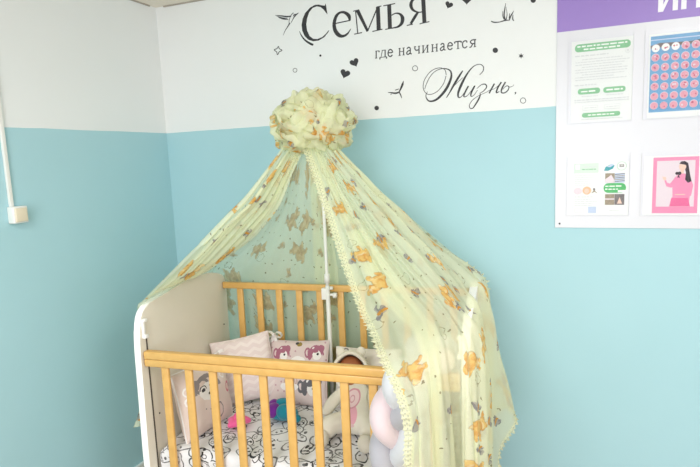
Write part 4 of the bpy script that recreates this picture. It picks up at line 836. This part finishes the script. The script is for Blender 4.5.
# ------------------------------------------------------------------ pillows
def pillow(name, w, h, th, mat, u, v, z, right, up, label, group, ties=()):
    right = V(right).normalized(); up = V(up); up = (up - right * up.dot(right)).normalized(); nrm = right.cross(up)
    Rm = Matrix((right, up, nrm)).transposed().to_4x4()
    e = empty(name); e.matrix_world = Matrix.Translation(cw(u, v, z)) @ Matrix.Rotation(CR, 4, 'Z') @ Rm
    tag(e, label, 'pillow', group)
    mb = MB(); n = 30
    for sgn in (1, -1):
        P = []; U = []
        for i in range(n + 1):
            rp = []; ru = []
            for j in range(n + 1):
                a = math.sin((i / n * 2 - 1) * PI / 2); b = math.sin((j / n * 2 - 1) * PI / 2)
                pinch = 1 - .045 * (1 - abs(a) ** 2) * abs(b) ** 3; pinch2 = 1 - .045 * (1 - abs(b) ** 2) * abs(a) ** 3
                x = a * w / 2 * pinch2; y = b * h / 2 * pinch
                f = max(0, (1 - a * a) * (1 - b * b)) ** .38
                zz = sgn * th / 2 * f + noise.noise(V((a * 2.2, b * 2.2, u * 9 + sgn))) * .008 * f + noise.noise(V((a * 6, b * 6, u * 9))) * .003 * f
                rp.append(V((x, y, zz))); ru.append((x, y))
            P.append(rp); U.append(ru)
        mb.grid(P, U)
    bmesh.ops.remove_doubles(mb.bm, verts=mb.bm.verts, dist=.0006)
    mb.build('cushion', mat, e)
    # piped seam round the edge
    pts = []
    for q in range(81):
        s_ = q / 80 * 4; k_ = int(s_) % 4; f = (s_ - int(s_)) * 2 - 1
        pn = 1 - .045 * (1 - f * f)
        x, y = ((f, -pn), (pn, f), (-f, pn), (-pn, -f))[k_]
        pts.append((x * w / 2, y * h / 2, 0))
    MB().tube(pts, .0035, 8, caps=False).build('seam_piping', mat, e)
    for tx, ty, dx, dy in ties:
        q = [(tx, ty, 0), (tx + dx * .3, ty + dy * .4, .006), (tx + dx * .7, ty + dy * .6, .016), (tx + dx, ty + dy, .010)]
        mb = MB(); c = catmull(q, 10); P = [[p + V((0, .007, 0)) for p in c], [p + V((.004, -.007, .002)) for p in c]]
        mb.grid(P).build('tie_ribbon', M['white_cotton'], e, normals=False)
    return e
G_P = 'bumper pillows along the crib sides'
pillow('pillow', .285, .285, .115, M['pillow_panda'], .105, .205, .632, (.17, .98, 0), (-.20, .0, 1), 'rose beige pillow with grey panda sketch leaning on the left end panel', G_P, ((-.14, -.14, -.01, -.035), (-.142, .14, -.03, .01), (.14, .14, .02, .01)))
pillow('pillow', .270, .295, .10, M['pillow_chevron'], .166, .468, .652, (.90, .36, .16), (-.05, .20, 1), 'pale pink zigzag chevron pillow in the rear left corner of the crib', G_P)
pillow('pillow', .295, .290, .075, M['pillow_owl'], .405, .522, .632, (1, -.01, .045), (0, .36, 1), 'pink pillow with maroon and grey owl prints, left of the canopy pole', G_P)
pillow('pillow', .300, .270, .080, M['pillow_cream'], .735, .530, .622, (1, 0, .01), (0, .28, 1), 'cream speckled pillow on the rear rail right of the pole, behind the doll', G_P)
# white bow in the gap behind the chevron pillow
bow = empty('ribbon_bow', cw(.275, .566, .788), CR); tag(bow, 'small white cloth bow peeking out behind the chevron pillow top corner', 'bow')
for sx in (-1, 1):
    mb = MB(); c = [V((0, 0, 0)), V((sx * .014, -.008, .016)), V((sx * .034, -.012, .017)), V((sx * .041, -.004, .003)), V((sx * .034, .006, -.012)), V((sx * .014, .006, -.010)), V((0, 0, 0))]
    c = catmull(c, 24); mb.grid([[p + V((0, -.010, 0)) for p in c], [p for p in c], [p + V((0, .010, .002)) for p in c]]).build('bow_loop', M['white_cotton'], bow, normals=False)
    mb = MB(); c = catmull([(0, 0, 0), (sx * .012, -.004, -.03), (sx * .02, .0, -.07)], 10); mb.grid([[p + V((-.008, 0, 0)) for p in c], [p + V((.008, 0, 0)) for p in c]]).build('bow_tail', M['white_cotton'], bow, normals=False)
MB().ell((0, 0, 0), (.009, .012, .010)).build('bow_knot', M['white_cotton'], bow)

# ------------------------------------------------------------------ braided bumper over the front rail
br = empty('braided_bumper', cw(1.0, -.09, .0), CR); tag(br, 'thick grey, pink and white braided bumper draped over the front rail', 'braided bumper')
path = catmull([(1.09, .13, .68), (1.09, .12, .82), (1.10, .08, .915), (1.095, .0, .955), (1.07, -.070, .930), (1.025, -.098, .86), (1.0, -.098, .76), (.998, -.098, .60), (1.0, -.098, .12)], 170)
Lp = [0]
for a, b in zip(path, path[1:]): Lp.append(Lp[-1] + (b - a).length)
for i, mk in enumerate(('braid_grey', 'braid_pink', 'braid_white')):
    pts = []; rad = []
    for j, p in enumerate(path):
        t_ = (path[min(j + 1, len(path) - 1)] - path[max(j - 1, 0)]).normalized(); x = V((1, 0, 0)); nn = x.cross(t_).normalized()
        th = 2 * PI * (Lp[j] - .40) / .40 + i * 2 * PI / 3 + 0.0
        pts.append(p + x * (.049 * math.sin(th)) + nn * (.026 * math.sin(2 * th)) - V((1.0, -.09, 0)))
        rad.append(.0405 - .004 * abs(math.cos(th)) - (.02 if j in (0, len(path) - 1) else 0))
    o = MB().tube(pts, rad, 18).build('strand', M[mk], br)
    tag(o, ('grey strand', 'pale pink strand', 'white strand')[i])

# ------------------------------------------------------------------ soft toys
def skin_mesh(name, verts, edges, radii, mat, parent, sub=2, root=0):
    me = bpy.data.meshes.new(name + '_skeleton'); me.from_pydata(verts, edges, []); o = bpy.data.objects.new(name, me); COL.objects.link(o)
    md = o.modifiers.new('skin', 'SKIN'); md.use_smooth_shade = True
    for i, r in enumerate(radii):
        sv = me.skin_vertices[0].data[i]; sv.radius = (r, r) if not isinstance(r, tuple) else r; sv.use_root = (i == root)
    sd = o.modifiers.new('sub', 'SUBSURF'); sd.levels = sub; sd.render_levels = sub
    dg = bpy.context.evaluated_depsgraph_get(); new = bpy.data.meshes.new_from_object(o.evaluated_get(dg))
    bpy.data.objects.remove(o); bpy.data.meshes.remove(me)
    return link(name, new, mat, parent)

toy = empty('soft_toy', cw(.245, .235, .494), CR); tag(toy, 'small hot pink starfish shaped soft toy on the doodle sheet', 'soft toy', 'soft toys on the crib sheet')
vs = [(0, 0, .030)]; es = []; rd = [.026]
for k_ in range(5):
    a = 2 * PI * k_ / 5 + .5
    vs += [(.032 * math.cos(a), .032 * math.sin(a), .028), (.055 * math.cos(a), .055 * math.sin(a), .020)]; rd += [.018, .009]; es += [(0, 2 * k_ + 1), (2 * k_ + 1, 2 * k_ + 2)]
skin_mesh('body', vs, es, rd, M['pink_plush'], toy)
MB().ell((.002, -.004, .048), (.020, .018, .018)).build('head', M['pink_plush'], toy)

toy = empty('soft_toy', cw(.405, .335, .494), CR); tag(toy, 'teal and purple plush toy with round lobes on the doodle sheet', 'soft toy', 'soft toys on the crib sheet')
MB().ell((0, 0, .032), (.070, .045, .031), seg=28).build('base', M['teal_plush'], toy)
o = MB().ell((-.034, -.016, .046), (.034, .036, .032), seg=24).ell((-.044, .012, .058), (.026, .026, .024)).build('lobe', M['purple_plush'], toy); tag(o, 'purple lobe')
MB().ell((.018, -.024, .048), (.036, .032, .034), seg=24).build('lobe', M['teal_plush'], toy)
MB().ell((.0, .018, .066), (.042, .026, .022), seg=24).build('fin', M['teal_plush'], toy)
MB().ell((.066, -.016, .020), (.022, .020, .018), seg=20).build('foot', M['teal_plush'], toy)

# ------------------------------------------------------------------ baby doll, seated, leaning back on the cream pillow
doll = empty('baby_doll', cw(.748, .285, .494), CR); doll.scale = (1.1, 1.1, 1.1); tag(doll, 'brown faced baby doll in white hooded suit sitting against the rear pillow', 'doll')
vs = [(0, .0, .058), (-.010, .034, .100), (-.024, .072, .136), (-.034, .094, .156),          # pelvis, belly, chest, neck
      (-.062, .066, .132), (-.100, .022, .100), (-.120, -.012, .062),                      # arm on the pole side
      (.012, .072, .134), (.050, .040, .096), (.066, -.004, .058),
      (-.048, -.016, .046), (-.088, -.062, .062), (-.092, -.108, .030),                    # legs
      (.040, -.016, .046), (.068, -.052, .056), (.066, -.096, .030)]
es = [(0, 1), (1, 2), (2, 3), (2, 4), (4, 5), (5, 6), (2, 7), (7, 8), (8, 9), (0, 10), (10, 11), (11, 12), (0, 13), (13, 14), (14, 15)]
rd = [(.056, .050), (.054, .046), (.038, .032), .018, .024, .025, .018, .024, .025, .018, .042, .040, .034, .042, .040, .034]
suit_o = skin_mesh('sleepsuit', vs, es, rd, M['suit'], doll)
for sx in (-1, 1):
    MB().ell((-.092 if sx < 0 else .066, -.122, .034), (.026, .030, .034), Matrix.Rotation(R(15), 4, 'X')).build('foot', M['suit'], doll)
for (wx, wy, wz), sx in (((-.121, -.016, .059), -1), ((.067, -.008, .055), 1)):
    hv = [(wx, wy, wz), (wx - .002 * sx, wy - .016, wz - .012), (wx - .003 * sx, wy - .026, wz - .020)]; he = [(0, 1), (1, 2)]; hr = [.012, .014, .011]
    for f in range(4):
        off = (f - 1.5) * .0065; ln = (.012, .015, .014, .010)[f]
        b0 = len(hv); hv += [(wx + off - .003 * sx, wy - .036, wz - .026), (wx + off - .003 * sx, wy - .036 - ln * .7, wz - .032 - ln * .4)]; he += [(2, b0), (b0, b0 + 1)]; hr += [.0045, .0035]
    b0 = len(hv); hv += [(wx - .018 * sx, wy - .020, wz - .010), (wx - .022 * sx, wy - .032, wz - .014)]; he += [(1, b0), (b0, b0 + 1)]; hr += [.005, .004]
    skin_mesh('hand', hv, he, hr, M['doll_skin'], doll, sub=1)
HC = V((-.046, .110, .196)); HR = Matrix.Rotation(R(12), 4, 'Z') @ Matrix.Rotation(R(-14), 4, 'X')
def hp(x, y, z): return HC + (HR @ V((x, y, z)))
hm = MB(); hm.ell(HC, (.050, .050, .056), HR, seg=28); hm.ell(hp(-.020, -.030, -.020), (.020, .018, .018)); hm.ell(hp(.020, -.030, -.020), (.020, .018, .018)); hm.ell(hp(0, -.036, -.038), (.016, .014, .012))
face = hm.build('head', M['doll_skin'], doll)
MB().ell(hp(0, -.052, -.012), (.007, .009, .007)).build('nose', M['doll_skin'], face)
MB().ell(hp(0, -.047, -.029), (.010, .005, .004)).build('mouth', M['doll_mouth'], face)
for sx in (-1, 1):
    MB().ell(hp(sx * .018, -.0455, .004), (.008, .006, .006)).build('eye', M['doll_eye'], face)
    MB().ell(hp(sx * .050, .0, -.006), (.008, .012, .014)).build('ear', M['doll_skin'], face)
# hood: padded shell open round the face
P = []
for i in range(13):
    q = i / 12; a = R(64) + q * R(116); rp = []
    for j in range(36):
        b = 2 * PI * j / 36; rr = 1 + .02 * math.sin(5 * b + 3 * q)
        rp.append(HC + (HR @ V((.068 * math.sin(a) * math.cos(b) * rr, -.064 * math.cos(a), .074 * math.sin(a) * math.sin(b) * rr + .002))))
    P.append(rp)
hood = MB().grid(P, close=True).build('hood', M['suit'], doll)
MB().tube(P[0] + [P[0][0]], .007, 8, caps=False).build('hood_rim', M['suit'], hood)
for sx in (-1, 1):
    MB().ell(hp(sx * .040, .005, .070), (.018, .010, .020)).build('hood_ear', M['suit'], hood)

# ------------------------------------------------------------------ light: ceiling lamps of the room, window daylight from the right, and an added frontal fill
def area(name, loc, target, size, size_y, power, col=(1, 1, 1)):
    l = bpy.data.lights.new(name, 'AREA'); l.shape = 'RECTANGLE'; l.size = size; l.size_y = size_y; l.energy = power; l.color = col
    o = bpy.data.objects.new(name, l); COL.objects.link(o); o.location = loc
    o.rotation_euler = (V(target) - V(loc)).to_track_quat('-Z', 'Y').to_euler(); return o
area('ceiling_lamp', (.75, .55, 2.40), (.75, .55, 0), .6, 1.2, 26, (1, .995, .985))
area('ceiling_lamp', (-.9, -.3, 2.40), (-.9, -.3, 0), .6, 1.2, 32, (1, .995, .985))
area('window_and_fill_light', (2.6, -.8, 1.6), (-.6, 2.0, 1.3), 1.4, 1.5, 16, (.95, .98, 1))
area('window_and_fill_light', (-.2, -2.0, 1.45), (-1.0, 2.2, 1.15), 1.6, 1.5, 52, (.95, .98, 1))  # added frontal fill through the crib opening to brighten the rear curtain
w = bpy.data.worlds.new('room_ambient'); scene.world = w; w.use_nodes = True
w.node_tree.nodes['Background'].inputs[0].default_value = (.91, .965, 1, 1); w.node_tree.nodes['Background'].inputs[1].default_value = 1.0

# ------------------------------------------------------------------ camera
cam = bpy.data.cameras.new('camera'); co = bpy.data.objects.new('camera', cam); COL.objects.link(co)
cam.sensor_width = 36; cam.sensor_fit = 'HORIZONTAL'; cam.lens = 36 * 548.99 / 700; cam.clip_start = .02
yaw, pitch, roll = .387308, .137574, -.0417564
fwd = V((-math.sin(yaw) * math.cos(pitch), math.cos(yaw) * math.cos(pitch), -math.sin(pitch))); rt = V((math.cos(yaw), math.sin(yaw), 0)); upv = rt.cross(fwd)
r2 = rt * math.cos(roll) + upv * math.sin(roll); u2 = -rt * math.sin(roll) + upv * math.cos(roll)
mw = Matrix((r2, u2, -fwd)).transposed().to_4x4(); mw.translation = V((0, 0, 1.6)); co.matrix_world = mw
scene.camera = co
scene.view_settings.view_transform = 'Standard'; scene.view_settings.look = 'None'; scene.view_settings.gamma = 1; scene.view_settings.exposure = -0.02
scene.cycles.max_bounces = 12; scene.cycles.transparent_max_bounces = 24; scene.cycles.diffuse_bounces = 6
